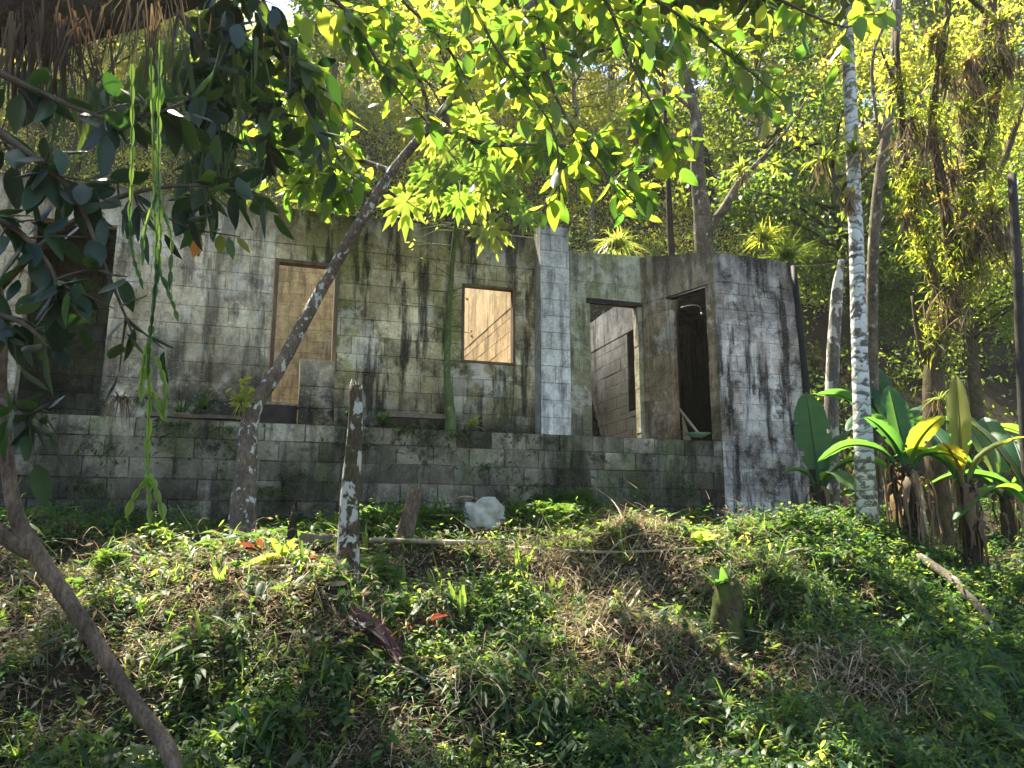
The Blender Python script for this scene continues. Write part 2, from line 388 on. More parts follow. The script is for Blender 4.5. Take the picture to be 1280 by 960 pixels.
# ------------------------------------------------------------------ terrain
def grid_axis(a, b, fine0, fine1, df, grow=1.18):
    xs = list(np.arange(fine0, fine1 + 1e-6, df)); d = df
    while xs[-1] < b: d = min(d * grow, 12); xs.append(xs[-1] + d)
    d = df; pre = []; x = fine0
    while x > a: d = min(d * grow, 12); x -= d; pre.append(x)
    return np.array(pre[::-1] + xs)
def terrain():
    sx = grid_axis(-75, 85, -8, 8, .09); tx = grid_axis(-40, 110, -7.5, 3, .07)
    S, Tt = np.meshgrid(sx, tx, indexing='ij')
    X = B0[0] + UX[0] * S + VX[0] * Tt; Y = B0[1] + UX[1] * S + VX[1] * Tt
    Z = H(X, Y); V = np.stack([X, Y, Z], -1).reshape(-1, 3); n = len(tx)
    i = (np.arange(len(sx) - 1) * n)[:, None]; j = np.arange(n - 1)[None]
    q = np.stack([i + j, i + n + j, i + n + j + 1, i + j + 1], -1).reshape(-1, 4)
    mb = MB(); mb.raw(V, [q]); o = mb.build('ground', M['soil']); tag(o, kind='structure')
    return V
TV = terrain()
def haze():
    lo_ = TV.min(0) - [2, 2, 1]; hi_ = TV.max(0) + [2, 2, 0]; hi_[2] = 47
    mb = MB(); mb.box([(x, y, z) for z in (lo_[2], hi_[2]) for x, y in ((lo_[0], lo_[1]), (hi_[0], lo_[1]), (hi_[0], hi_[1]), (lo_[0], hi_[1]))])
    m, t, N, Lk = new_mat('haze'); v = N('ShaderNodeVolumePrincipled'); v.inputs['Color'].default_value = (.95, .96, .88, 1)
    v.inputs['Density'].default_value = .0005; v.inputs['Anisotropy'].default_value = .35
    o = N('ShaderNodeOutputMaterial'); Lk(v.outputs[0], o.inputs['Volume']); tag(mb.build('haze', m), 'faint sunlit haze in the forest air', 'haze', kind='stuff')
haze()
# ------------------------------------------------------------------ the ruined house
ZT = 2.87                                   # top of the foundation
house = thing('ruined_house', ST(0, 0, 1.7), 'roofless grey concrete block house ruin on a mossy foundation above the weedy bank', 'house')
def wl(z): return z - 1.7
W_front = wall_mat('wall_render_front', (.72, .61, .38), (.38, .31, .18), moss=(.19, .20, .05), moss_a=.75, mould_a=.7, drip=.85, foot=(wl(2.9), wl(3.6)), ochre=None, top=(wl(5.0), wl(5.6)))
W_left = wall_mat('wall_render_left', (.86, .74, .52), (.55, .45, .29), moss_a=.35, mould_a=.5, drip=.6, foot=(wl(3.1), wl(4.2)), ochre=(.36, .29, .16), bright=.2, top=(wl(5.0), wl(5.6)))
W_pillar = wall_mat('pillar_render', (.72, .70, .65), (.54, .52, .49), moss=(.24, .24, .14), moss_a=.4, mould_a=.3, drip=.5, bright=.2, top=(wl(5.0), wl(5.7)))
W_right = wall_mat('wall_render_right', (.62, .57, .53), (.26, .235, .22), moss=(.24, .17, .11), moss_a=.7, mould_a=.85, drip=.85, bright=.3, top=(wl(4.9), wl(5.6)))
W_rec = wall_mat('wall_render_recess', (.52, .50, .36), (.32, .30, .20), moss=(.19, .21, .06), moss_a=.6, mould_a=.3, drip=.5, foot=(wl(2.8), wl(3.6)))
W_ret = wall_mat('wall_render_return', (.44, .34, .22), (.25, .19, .115), moss=(.13, .11, .06), moss_a=.6, mould_a=.35, drip=.5, foot=(wl(2.8), wl(3.6)), top=(wl(5.0), wl(5.8)))
W_found = wall_mat('foundation_blocks', (.31, .275, .20), (.10, .09, .062), moss=(.09, .12, .04), moss_a=.8, mould_a=.8, drip=.6, foot=(wl(1.75), wl(2.8)), bright=.08, chalk=.12)
W_ochre = wall_mat('wall_ochre', (.62, .44, .24), (.44, .31, .16), moss=(.34, .29, .13), moss_a=.5, mould_a=.12, drip=.4, chalk=.1, bright=.0)
W_int = wall_mat('wall_inside_grey', (.26, .26, .27), (.13, .13, .135), moss=(.14, .14, .13), moss_a=.5, mould_a=.5, drip=.6, foot=(wl(3.9), wl(5.4)), fr=((.2, .7), (.38, 1.)), chalk=.1)  # foot band paints the dim room's shade onto the lower wall
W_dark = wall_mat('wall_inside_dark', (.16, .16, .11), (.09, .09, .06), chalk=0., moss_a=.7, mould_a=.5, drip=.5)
W_cap = wall_mat('beam_render', (.42, .39, .31), (.24, .22, .17), moss_a=.5, mould_a=.5, drip=.85)
W_broken = wall_mat('broken_block', (.55, .46, .32), (.36, .29, .19), moss_a=.2, mould_a=.25, drip=.2)

def sub_rect(rs, h):
    out = []
    for (a0, a1, z0, z1) in rs:
        if h[0] >= a1 or h[1] <= a0 or h[2] >= z1 or h[3] <= z0: out.append((a0, a1, z0, z1)); continue
        if h[2] > z0: out.append((a0, a1, z0, h[2]))
        if h[3] < z1: out.append((a0, a1, h[3], z1))
        m0, m1 = max(z0, h[2]), min(z1, h[3])
        if h[0] > a0: out.append((a0, h[0], m0, m1))
        if h[1] < a1: out.append((h[1], a1, m0, m1))
    return out
def wall(name, p0, p1, z0, z1, th, mat, holes=(), ztop=None, bl=.40, bh=.2208, gap=.006, var=.10, rel=.004, parent=house, zb=None, jit=.0015):
    """blocks from z0 to z1, then a cast beam up to ztop=(left,right); body lies to the left of p0>p1"""
    p0 = np.array(p0, float); p1 = np.array(p1, float); Ln = np.linalg.norm(p1 - p0); e = (p1 - p0) / Ln; n = np.array([-e[1], e[0]])
    mb = MB()
    def bx(a0, a1, za, zb_, zc, zd, n0, n1, tint, j=0):
        c = []
        for (zl, zr) in ((za, zb_), (zc, zd)):
            for (a, nn) in ((a0, n0), (a1, n0), (a1, n1), (a0, n1)):
                q = p0 + e * a + n * nn; c.append(ST(q[0], q[1], zl if a == a0 else zr))
        mb.box(c, tint, 0, j)
    # mortar core
    rs = [(.002, Ln - .002, z0 + .002, z1 + .001)]
    for h in holes: rs = sub_rect(rs, (h[0] - .006, h[1] + .006, h[2] - .006, h[3] + .006))
    for r in rs: bx(r[0], r[1], r[2], r[2], r[3], r[3], rel + .005, th - rel - .005, .16)
    k = 0; z = z0
    while z < z1 - .02:
        zt = min(z + bh, z1); a = -(bl / 2 if k % 2 else 0) - .03 * (k % 3)
        while a < Ln:
            a0, a1 = max(a, 0), min(a + bl, Ln); a += bl
            if a1 - a0 < .02: continue
            tint = .5 + rng.normal(0, var) * .5; inn = rng.uniform(0, rel)
            rr = [(a0 + gap / 2, a1 - gap / 2, z + gap / 2, zt - gap / 2)]
            for h in holes: rr = sub_rect(rr, h)
            for r in rr:
                if r[1] - r[0] > .01 and r[3] - r[2] > .01: bx(r[0], r[1], r[2], r[2], r[3], r[3], inn, th - inn, tint, jit)
        z = zt; k += 1
    if ztop:
        nseg = max(2, int(Ln / .35)); xs = np.linspace(-.004, Ln + .004, nseg + 1)
        ht = np.interp(xs, [0, Ln], ztop) + rng.uniform(-.012, .012, nseg + 1)
        rr = [(xs[i], xs[i + 1]) for i in range(nseg)]
        # one continuous strip so the beam has no inner seams
        v = []
        for x, hh in zip(xs, ht):
            for (nn, zz) in ((-.003, z1 + .002), (th + .003, z1 + .002), (th + .003, hh), (-.003, hh + rng.uniform(-.006, .006))):
                q = p0 + e * x + n * nn; v.append(ST(q[0], q[1], zz))
        f = []
        for i in range(nseg):
            o = 4 * i
            for a_, b_ in ((0, 1), (1, 2), (2, 3), (3, 0)): f.append([o + b_, o + a_, o + 4 + a_, o + 4 + b_])
        f.append([0, 1, 2, 3]); o = 4 * nseg; f.append([o + 3, o + 2, o + 1, o])
        mb.raw(v, [f], .47, 0, False)
    return mb.build(name, mat, parent)

TW = .15
# pixel columns of the photo -> metres along the front
sL, _ = on_t(130, 450, 0); sDoorL0, _ = on_t(338, 420, 0); sDoorL1, _ = on_t(421, 420, 0)
sWin0, _ = on_t(577, 405, 0); sWin1, _ = on_t(644, 405, 0)
_, zWinB = on_t(610, 455, 0); _, zWinT = on_t(610, 357, 0); _, zDoorT = on_t(380, 326, 0)
s22, _ = on_t(22, 450, 0); sP0, _ = on_t(676, 420, -.25); sP1, _ = on_t(713, 420, -.25)
_, zP = on_t(694, 283, -.25)
ZB = 5.08; ZW = 5.53                          # underside / top of the ring beam
sx0 = -8.6
hl = [(s22 - sx0, sL - sx0, ZT - .25, ZB + .01)]
wall('front_wall', (sx0, 0), (sL + (sDoorL0 - sL) * 1.0, 0), ZT - .2, ZB, TW, W_left, hl, (ZW + .03, ZW + .01), gap=.007, var=.08)
oF = sDoorL0 + .002
holes = [(-.01, sDoorL1 - oF, ZT - .3, zDoorT), (sWin0 - oF, sWin1 - oF, zWinB, zWinT)]
fw = wall('front_wall', (oF, 0), (sP1 - .01, 0), ZT - .2, ZB, TW, W_front, holes, (ZW + .01, ZW - .02), gap=.009, var=.18)
wall('pillar', (sP0, -.25), (sP1, -.25), ZT - .02, zP, .245, W_pillar, bl=.40, gap=.009, var=.10)
# recess with its doorway, the return wall, the right-hand room
sR0 = sP1 - .01; sR1 = 2.05; tR = 1.0; sC = 2.53; tC = -.27
sd0, _ = on_t(739, 460, tR); sd1, _ = on_t(799, 460, tR); _, zdT = on_t(770, 380, tR)
wall('side_wall', (sR0 + .0, .155), (sR0 - .0, 1.0), ZT - .2, ZB + .1, TW, W_rec, (), (5.56, 5.84))
rw = wall('recess_wall', (sR0 - .15, tR), (sR1 + .02, tR), ZT - .2, ZB + .27, TW, W_rec, [(sd0 - sR0 + .15, sd1 - sR0 + .15, ZT - .3, zdT)], (5.80, 5.84), gap=.004, var=.06)
rd = np.array([sC - sR1, tC - tR]); Lr = np.linalg.norm(rd)
def ret_a(px):                                 # pixel column -> metres along the return wall
    r = ray(px, 460); best = None
    for a in np.linspace(0, Lr, 800):
        q = np.array([sR1, tR]) + rd / Lr * a; p = ST(q[0], q[1]); d = abs(p[0] / p[1] - r[0] / r[1])
        if best is None or d < best[0]: best = (d, a)
    return best[1]
ra0, ra1 = ret_a(839), ret_a(886)
tw_ = wall('return_wall', (sR1, tR - .002), (sC - .002, tC), ZT - .2, ZB, TW, W_ret, [(ra0, ra1, ZT - .3, ZB - .004)], (5.84, 5.53), gap=.005, var=.10)
sE, _ = on_t(1008, 560, tC)
nR, hR = 1.85, None
gw = wall('right_wall', (sC + .003, tC), (sE, tC), 1.40, ZB + .02, TW, W_right, (), (5.53, 5.50), bl=.42, gap=.008, var=.12)
wall('end_wall', (sE - .003, tC + .153), (sE - .003, 5.3), 1.8, ZB + .3, TW, W_int, (), (5.50, 6.1), gap=.004, var=.06)
# inside
wall('back_wall', (sx0, 5.2), (-1.2, 5.2), 2.5, 6.6, TW, W_ochre, (), (7.2, 7.2), gap=.008, var=.08)
wall('back_wall', (-1.2, 5.202), (sE - .16, 5.202), 2.5, 5.3, TW, W_ochre, (), (5.9, 6.0), gap=.008, var=.08)
wall('partition_wall', (.20, 5.19), (.20, .16), 2.5, 5.08, TW, W_ochre, (), (7.0, 5.5), gap=.010, var=.10)
wall('partition_wall', (-2.0, 5.19), (-2.0, 2.2), 2.5, 4.9, TW, W_ochre, (), (5.2, 5.2), gap=.006, var=.05)
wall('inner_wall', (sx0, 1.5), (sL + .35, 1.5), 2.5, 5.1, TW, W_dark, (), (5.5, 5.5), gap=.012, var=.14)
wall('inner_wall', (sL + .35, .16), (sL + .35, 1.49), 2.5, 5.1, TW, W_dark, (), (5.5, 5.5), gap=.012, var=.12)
sI = 2.62
tw0, zw1 = on_s(783, 405, sI); tw1, zw0 = on_s(795, 512, sI)
lo_, hi_ = min(tw0, tw1), max(tw0, tw1)
if not (1.3 < lo_ < 5): lo_, hi_ = 2.2, 2.6
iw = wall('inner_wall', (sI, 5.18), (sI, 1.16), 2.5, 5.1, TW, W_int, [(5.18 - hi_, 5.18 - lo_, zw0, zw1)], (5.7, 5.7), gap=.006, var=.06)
# foundation: big rough blocks, a rendered course on top
wall('foundation_wall', (sx0, -.27), (sC, -.27), 1.325, ZT - .015, .25, W_found, (), None, bl=.44, bh=.221, gap=.011, var=.34, rel=.012, jit=.005)

mb = MB(); mb.box([ST(a, t, z) for z in (5.26, 5.36) for a, t in ((2.79, -.10), (sE - .165, -.10), (sE - .165, 3.6), (2.79, 3.6))]); mb.build('added_shade_slab', W_int, house)  # unseen slab, added to keep the sun out of the right-hand room
mb = MB(); mb.box([ST(a, t, z) for z in (5.24, 5.34) for a, t in ((sx0, .155), (sL + .19, .155), (sL + .19, 1.495), (sx0, 1.495))]); mb.build('added_shade_slab', W_dark, house)  # unseen slab, added to darken the space behind the left opening
def frame(name, s0, s1, z0, z1, t, w=.045, d=.10, sides='LRTB', mat=None, parent=None):
    mb = MB(); mat = mat or M['frame_wood']
    def b(a0, a1, za, zb): mb.box([ST(a, t + q, z) for z in (za, zb) for a, q in ((a0, 0), (a1, 0), (a1, d), (a0, d))], .5)
    if 'L' in sides: b(s0 + .003, s0 + w, z0 + (w if 'B' in sides else 0), z1 - w)
    if 'R' in sides: b(s1 - w, s1 - .003, z0 + (w if 'B' in sides else 0), z1 - w)
    if 'T' in sides: b(s0 + .003, s1 - .003, z1 - w + .002, z1 - .003)
    if 'B' in sides: b(s0 + .003, s1 - .003, z0 + .003, z0 + w - .002)
    return mb.build(name, mat, parent or fw)
frame('window_frame', sWin0, sWin1, zWinB, zWinT, -.012, w=.035)
frame('door_frame', sDoorL0 + .005, sDoorL1, ZT - .1, zDoorT, -.01, w=.05, d=.12, sides='LRT')
mb = MB(); mb.box([ST(a, t, z) for z in (zdT - .02, zdT + .045) for a, t in ((sd0 - .06, tR - .03), (sd1 + .05, tR - .03), (sd1 + .05, tR + .1), (sd0 - .06, tR + .1))], .5, 0, .012)
mb.build('door_lintel', M['lintel'], rw)
mb = MB(); c = []
e_ = rd / Lr; n_ = np.array([-e_[1], e_[0]])
for z in (ZB - .04, ZB - .005):
    for a, q in ((ra0 - .03, -.012), (ra1 + .03, -.012), (ra1 + .03, .1), (ra0 - .03, .1)):
        qq = np.array([sR1, tR]) + e_ * a + n_ * q; c.append(ST(qq[0], qq[1], z))
mb.box(c, .5, 0, .006); mb.build('door_lintel', M['lintel'], tw_)
mb = MB()
for z0_, z1_, a, b in ((zw0, zw1, lo_ - .002, lo_ + .03), (zw0, zw1, hi_ - .03, hi_ + .002)):
    mb.box([ST(s, t, z) for z in (z0_, z1_) for s, t in ((sI + .012, a), (sI + .14, a), (sI + .14, b), (sI + .012, b))], .5)
mb.build('window_frame', M['lintel'], iw)
# tarred pipe leaning along the right-hand corner
pa, pb = at(992, 333, 10.72), at(1021, 648, 10.62)
mb = MB(); tube(mb, [pb - [0, 0, .2], pb * .5 + pa * .5 + [.02, 0, 0], pa], [.055, .05, .045], 8, 10, .05); mb.build('downpipe', M['iron'], house)
# shower pipe
q0 = np.array([sR1, tR]) + e_ * (ra0 + .01) + n_ * .25
p = ST(q0[0], q0[1], 4.95); mb = MB()
tube(mb, [p, p + [.16, -.02, .03], p + [.27, -.03, .01], p + [.30, -.03, -.08]], [.008, .008, .008, .009], 8, 12)
tube(mb, [p + [.30, -.03, -.08], p + [.31, -.03, -.12]], [.010, .03], 10, 3); mb.build('shower_pipe', M['metal'], house)

# pier of blocks in the left doorway with its broken foot
s0, _ = on_t(374, 490, -.16); s1, _ = on_t(418, 490, -.16); _, z1 = on_t(395, 451, -.16)
mb = MB(); z = ZT - .06; k = 0
hts = [.25, .25, z1 - ZT + .06 - .50]
for hgt in hts:
    j = rng.uniform(-.006, .006); mb.box([ST(a, t, zz) for zz in (z, z + hgt - .008) for a, t in ((s0 + j, -.21), (s1 + j, -.21), (s1 + j, .04), (s0 + j, .04))], .5 + rng.uniform(-.08, .08), 0, .007)
    mb.box([ST(a, t, zz) for zz in (z + hgt - .009, z + hgt + .004) for a, t in ((s0 + .012, -.195), (s1 - .012, -.195), (s1 - .012, .025), (s0 + .012, .025))], .3)
    z += hgt
o = mb.build('block_pier', W_left, None, ST(s0, -.1, 2.87 - 1.17 - 0)); 
tag(o, 'short pier of three stacked grey blocks standing in the left doorway', 'block pier')

# planks
def plank(p0, p1, w_, h_, name, label, cat, mat, n=6, root=None, parent=None):
    mb = MB(); p0 = np.array(p0); p1 = np.array(p1); e = norm(p1 - p0); sd = norm(np.cross(e, [0, 0, 1.])); up = np.cross(sd, e)
    xs = np.linspace(0, 1, n); v = []
    for x in xs:
        c = p0 + (p1 - p0) * x + up * rng.uniform(-.006, .006) + sd * rng.uniform(-.004, .004)
        ww = w_ * rng.uniform(.9, 1.05)
        for a, b in ((-1, -1), (1, -1), (1, 1), (-1, 1)): v.append(c + sd * a * ww / 2 + up * b * h_ / 2)
    f = []
    for i in range(n - 1):
        for a, b in ((0, 1), (1, 2), (2, 3), (3, 0)): f.append([4 * i + b, 4 * i + a, 4 * i + 4 + a, 4 * i + 4 + b])
    f.append([0, 1, 2, 3]); o = 4 * (n - 1); f.append([o + 3, o + 2, o + 1, o]); mb.raw(v, [f], .5, 0, False)
    o = mb.build(name, mat, parent, p0 if parent is None else None)
    if label: tag(o, label, cat)
    return o
plank(ST(-2.05, -.14, 3.02), ST(-1.12, -.16, 3.03), .08, .055, 'plank', 'grey weathered plank lying on the ledge right of the block pier', 'plank', M['old_wood'])
sa, _ = on_t(325, 495, -.05); sb, _ = on_t(372, 495, -.05)
plank(ST(sa - .1, .0, 3.10), ST(sb + .02, .0, 3.10), .22, .03, 'plank', 'pale plank shelf between the leaning tree and the block pier', 'plank', M['stick'])
plank(ST(sa - .12, -.13, 2.97), ST(sb, -.13, 2.97), .03, .22, 'plank', 'dark board set on edge under the pale plank shelf', 'plank', M['lintel'])
plank(ST(sL + .55, -.15, 2.90), ST(sa - .15, -.15, 2.91), .10, .04, 'plank', 'mossy board lying on the ledge left of the leaning tree', 'plank', M['old_wood'])
# stick and green tray in the right doorway
A = at(849, 511, 10.9); Bq = at(877, 547, 10.45)
mb = MB(); tube(mb, [Bq, A], [.018, .018], 8, 4); tag(mb.build('broom_stick', M['stick'], None, Bq), 'brown broom stick leaning inside the right doorway', 'stick')
c = at(872, 548, 10.3); mb = MB(); c[2] = ZT + .015
an = np.linspace(0, 2 * math.pi, 20, endpoint=False); ring = lambda r, z: np.stack([c[0] + r * 1.5 * np.cos(an), c[1] + r * .8 * np.sin(an), np.full(20, c[2] + z)], -1)
rs_ = [ring(.06, 0), ring(.11, .05), ring(.12, .055), ring(.115, .05), ring(.06, .012)]
V = np.vstack(rs_ + [[c + [0, 0, 0]], [c + [0, 0, .012]]]); f4 = []; f3 = []
for k in range(4):
    for j in range(20): f4.append([k * 20 + j, k * 20 + (j + 1) % 20, k * 20 + 20 + (j + 1) % 20, k * 20 + 20 + j])
for j in range(20): f3.append([100, (j + 1) % 20, j]); f3.append([101, 80 + j, 80 + (j + 1) % 20])
mb.raw(V, [f4, f3]); tag(mb.build('plastic_tray', M['plastic'], None, c), 'small pale green plastic dish on the sill of the right doorway', 'dish')
# window beam broken edge inside the window, wire along the wall top
wa = ST(-1.9, .05, 5.62); wb = ST(-.0, .05, 5.55)
mb = MB(); tube(mb, [wa, (wa + wb) / 2 + [0, 0, -.03], wb], [.004] * 3, 5, 12); tag(mb.build('wire', M['metal'], None, wa), 'thin wire stretched along the wall top left of the pillar', 'wire')
wa = ST(sE - .1, -.1, 5.53); wb = at(1062, 326, 9.9)
mb = MB(); tube(mb, [wa, (wa + wb) / 2 + [0, 0, -.04], wb], [.0022] * 3, 5, 12); tag(mb.build('wire', M['twig'], None, wa), 'thin wire from the right wall corner to the pale palm trunk', 'wire')
# ------------------------------------------------------------------ trees
def leafy_twig(lm, wm, p, d, n, tl, L, W, r=.006, droop=.25, tb=(.2, .8), down=.35, tpl=T_OVAL, wav=.012):
    """a twig from p along d with n leaves"""
    d = norm(np.array(d)); k = norm(np.cross(d, rdir(1)[0])); P = [p, p + d * tl * .5 + k * tl * .06, p + d * tl + np.array([0, 0, -tl * .12])]
    C, T = tube(wm, P, [r, r * .7, r * .4], 4, 5, cap=False)
    u = np.linspace(.2, 1, n); idx = (u * (len(C) - 1)).astype(int); base = C[idx]; tt = T[idx]
    az = np.arange(n) * 2.4 + rng.uniform(0, 6); s1 = norm(np.cross(tt, [0, 0, 1.0]) + 1e-6); s2 = np.cross(s1, tt)
    out = s1 * np.cos(az)[:, None] + s2 * np.sin(az)[:, None]
    dd = norm(tt * .55 + out * .9 + rng.normal(0, .25, (n, 3)) + [0, 0, -down])
    sd = np.cross(dd, [0, 0, 1.0]) + rng.normal(0, .35, (n, 3))
    l = L * rng.uniform(.65, 1.15, n); leaves(lm, base + dd * l[:, None] * .12, dd, sd, l, l * (W / L) * rng.uniform(.85, 1.15, n), rng.uniform(*tb, n), tpl, droop * rng.uniform(.4, 1.4, n), wav=wav)
    return C[-1]
def branch(lm, wm, path, rad, ntw, tl, nl, L, W, spread=1.0, tb=(.2, .8), down=.35, t0=.15, sides=6, droop=.25):
    C, T = tube(wm, path, rad, sides, None, .06)
    for u in rng.uniform(t0, 1, ntw):
        i = int(u * (len(C) - 1)); d = norm(T[i] * .6 + rdir(1, -.1)[0] * spread)
        leafy_twig(lm, wm, C[i], d, nl, tl * rng.uniform(.5, 1.2), L, W, tb=tb, down=down, droop=droop)
    return C
def pp(*a): return [at(*q) for q in a]

# --- the leaning tree with lichened trunk
Yb = 8.6
base = ground(303, 668); base = at(303, 668, 8.0); base[2] = float(H(base[0], base[1])) - .1
tr = thing('leaning_tree', base, 'slanting tree whose lichened trunk crosses the left doorway, with lime green leaves', 'tree')
mb = MB()
P = [base] + pp((307, 590, 8.05), (316, 515, 8.15), (352, 455, 8.25), (400, 365, 8.4), (443, 290, 8.3), (490, 215, 8.3), (540, 155, 8.2), (598, 85, 8.1), (660, 10, 8.0), (700, -60, 8))
Ct, Tt_ = tube(mb, P, [.17, .11, .085, .072, .065, .065, .058, .052, .045, .035, .02], 14, 60, .035)
mb.build('trunk', M['bark_lichen'], tr)
wm, lm = MB(), MB()
for path in [((540, 155, 8.2), (520, 90, 7.9), (470, 20, 7.6), (430, -50, 7.5)),
             ((540, 155, 8.2), (610, 180, 7.8), (680, 180, 7.3), (760, 190, 7.0)),
             ((598, 85, 8.1), (680, 80, 7.8), (770, 60, 7.4), (850, 60, 7.2)),
             ((598, 85, 8.1), (640, 30, 7.5), (720, -20, 7.2)),
             ((490, 215, 8.3), (430, 190, 8.5), (380, 150, 8.6), (330, 140, 8.6)),
             ((470, 245, 8.3), (400, 230, 8.6), (350, 205, 8.8))]:
    branch(lm, wm, pp(*path), [.035, .025, .015, .008][:len(path)], 24, .5, 8, .20, .10, tb=(.0, .95))
wm.build('branches', M['bark_lichen'], tr); lm.build('crown', M['leaf_lime'], tr)

tw = at(700, -60, 8)  # unseen crown added above the view to shade the right bank
wm, lm = MB(), MB()
for c_ in [(.2, 8.7, 8.9), (1.0, 9.4, 9.3), (1.8, 8.8, 9.0), (2.6, 9.4, 9.3), (3.3, 8.6, 8.9), (2.2, 10.2, 9.8), (3.7, 10.2, 9.8), (4.5, 9.2, 9.2), (.6, 10.4, 9.9)]:
    c_ = np.array(c_); m1 = (tw + c_) / 2 + [0, 0, .5]; C, T = tube(wm, [tw, m1, c_], [.06, .04, .015], 6, 14)
    for k in range(62):
        i_ = rng.integers(9, 14); leafy_twig(lm, wm, C[i_] + rng.normal(0, .55, 3) * [1, 1, .5], rdir(1, .2)[0] + [0, 0, .1], 11, .75, .24, .12, tb=(.0, .95))
wm.build('added_shade_branches', M['bark_lichen'], tr); lm.build('added_shade_crown', M['leaf_deep'], tr)

# --- the foreground tree on the left: slender trunk, dark leaves, hanging growth
fb = at(225, 975, 3.9)
ft = thing('foreground_tree', [fb[0], fb[1], float(H(fb[0], fb[1])) - .1], 'bent slender brown trunk nearest the viewer at the lower left with dark glossy leaves', 'tree')
mb = MB(); P = [np.array([fb[0], fb[1], float(H(fb[0], fb[1])) - .12])] + pp((218, 962, 3.9), (165, 875, 4.0), (105, 780, 4.0), (45, 690, 4.0), (20, 640, 4.0), (8, 560, 4.0), (2, 480, 3.9), (0, 380, 3.8), (-40, 260, 3.6), (-120, 80, 3.4))
tube(mb, P, [.042, .039, .037, .038, .044, .038, .032, .026, .026, .03, .04], 12, 70, .05)
tube(mb, pp((44, 692, 4.0), (10, 672, 4.0), (-30, 640, 4.0), (-80, 560, 4)), [.045, .045, .04, .035], 10, 16, .05)
mb.build('trunk', M['bark_fore'], ft)
wm, lm = MB(), MB()
for path, n in [(((0, 360, 3.8), (60, 300, 3.7), (140, 250, 3.6), (225, 232, 3.6), (310, 238, 3.6)), 13),
             (((-60, 120, 3.2), (20, 180, 3.2), (90, 240, 3.3), (130, 330, 3.3), (165, 415, 3.3)), 16),
             (((-60, 380, 3.6), (20, 400, 3.5), (60, 430, 3.4)), 7),
             (((2, 500, 3.9), (30, 520, 3.8), (60, 505, 3.7)), 5),
             (((-60, 260, 3.2), (10, 280, 3.2), (60, 330, 3.2), (80, 380, 3.2)), 12),
             (((-60, 60, 3.3), (60, 120, 3.4), (150, 150, 3.4), (230, 130, 3.5)), 14)]:
    branch(lm, wm, pp(*path), np.linspace(.02, .005, len(path)), n, .22, 4, .165, .082, tb=(.0, .9), down=.45, droop=.2)
wm.build('branches', M['twig'], ft); lm.build('crown', M['leaf_dark'], ft)

# --- the big tree over the top left: limb seen at the upper edge, its crown hanging across the top
lb = np.array([-5.6, 2.6, 0.0]); lb[2] = float(H(lb[0], lb[1])) - .2
ot = thing('overhanging_tree', lb, 'big dark tree whose limb and leafy branches hang over the top left corner', 'tree')
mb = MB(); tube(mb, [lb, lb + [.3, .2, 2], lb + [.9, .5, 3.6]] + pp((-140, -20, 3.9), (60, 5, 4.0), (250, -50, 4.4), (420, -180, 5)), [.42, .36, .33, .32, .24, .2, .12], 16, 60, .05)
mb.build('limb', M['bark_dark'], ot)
wm, lm, ll = MB(), MB(), MB()
for path, n in [(((250, -50, 4.4), (330, 20, 4.7), (370, 110, 4.9), (420, 215, 5.0)), 5),
                (((200, -20, 4.2), (250, 60, 4.4), (270, 130, 4.5), (260, 200, 4.5)), 14),
                (((250, -60, 4.6), (310, 60, 4.9), (330, 150, 5.1), (345, 220, 5.2)), 14),
                (((400, -160, 5), (300, -100, 5.6), (160, -80, 6.2)), 18)]:
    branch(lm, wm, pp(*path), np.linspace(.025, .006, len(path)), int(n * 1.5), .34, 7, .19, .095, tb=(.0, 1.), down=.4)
for path, n in [(((330, -60, 4.5), (430, 10, 4.8), (480, 90, 5.0), (540, 160, 5.2)), 13), (((260, -50, 4.5), (340, 20, 4.8), (390, 110, 5.0), (430, 215, 5.1)), 12),
                (((420, -180, 5), (560, -40, 5.2), (620, 60, 5.3), (690, 160, 5.3), (700, 250, 5.3)), 15),
                (((420, -180, 5), (640, -60, 5.4), (690, 110, 5.5), (745, 200, 5.5), (800, 260, 5.5)), 18),
                (((600, -120, 5.2), (740, -20, 5.3), (790, 80, 5.4), (850, 200, 5.4)), 19),
                (((640, -60, 5.4), (800, -10, 5.5), (900, 60, 5.6), (985, 130, 5.6)), 19),
                (((420, -180, 5), (470, -40, 5.4), (560, 60, 5.6), (600, 140, 5.7)), 14),
                (((800, -60, 5.5), (930, -20, 5.6), (1040, 30, 5.7), (1075, 30, 5.7)), 9),
                (((300, -60, 5.2), (360, 60, 5.6), (420, 130, 5.8)), 13)]:
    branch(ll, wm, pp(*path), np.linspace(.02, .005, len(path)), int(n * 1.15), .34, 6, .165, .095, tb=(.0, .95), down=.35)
wm.build('branches', M['twig'], ot); lm.build('crown', M['leaf_dark'], ot); ll.build('sunlit_crown', M['leaf_lime'], ot)  # one canopy: shade is put into the dark leaf colour, sunlight into the lime
tw = at(60, 5, 4.0); wm, lm = MB(), MB()  # unseen leaf clusters added to cast shade on the lower left and middle bank
for c_ in [(-6.3, 8.7, 10.5), (-5.2, 8.2, 10.3), (-4.3, 9.1, 10.9), (-3.2, 9.6, 11.2), (-4.6, 7.0, 9.8), (-7.0, 10.0, 10.8)]:
    c_ = np.array(c_); m1 = np.array([-3.6, 4.6, 7.2]); C, T = tube(wm, [tw, m1, (m1 + c_) / 2 + [0, 0, .4], c_], [.12, .09, .05, .015], 7, 18)
    for k in range(50):
        i_ = rng.integers(12, 18); leafy_twig(lm, wm, C[i_] + rng.normal(0, .45, 3) * [1, 1, .5], rdir(1, .2)[0] + [0, 0, .1], 9, .7, .24, .12, tb=(.0, .95))
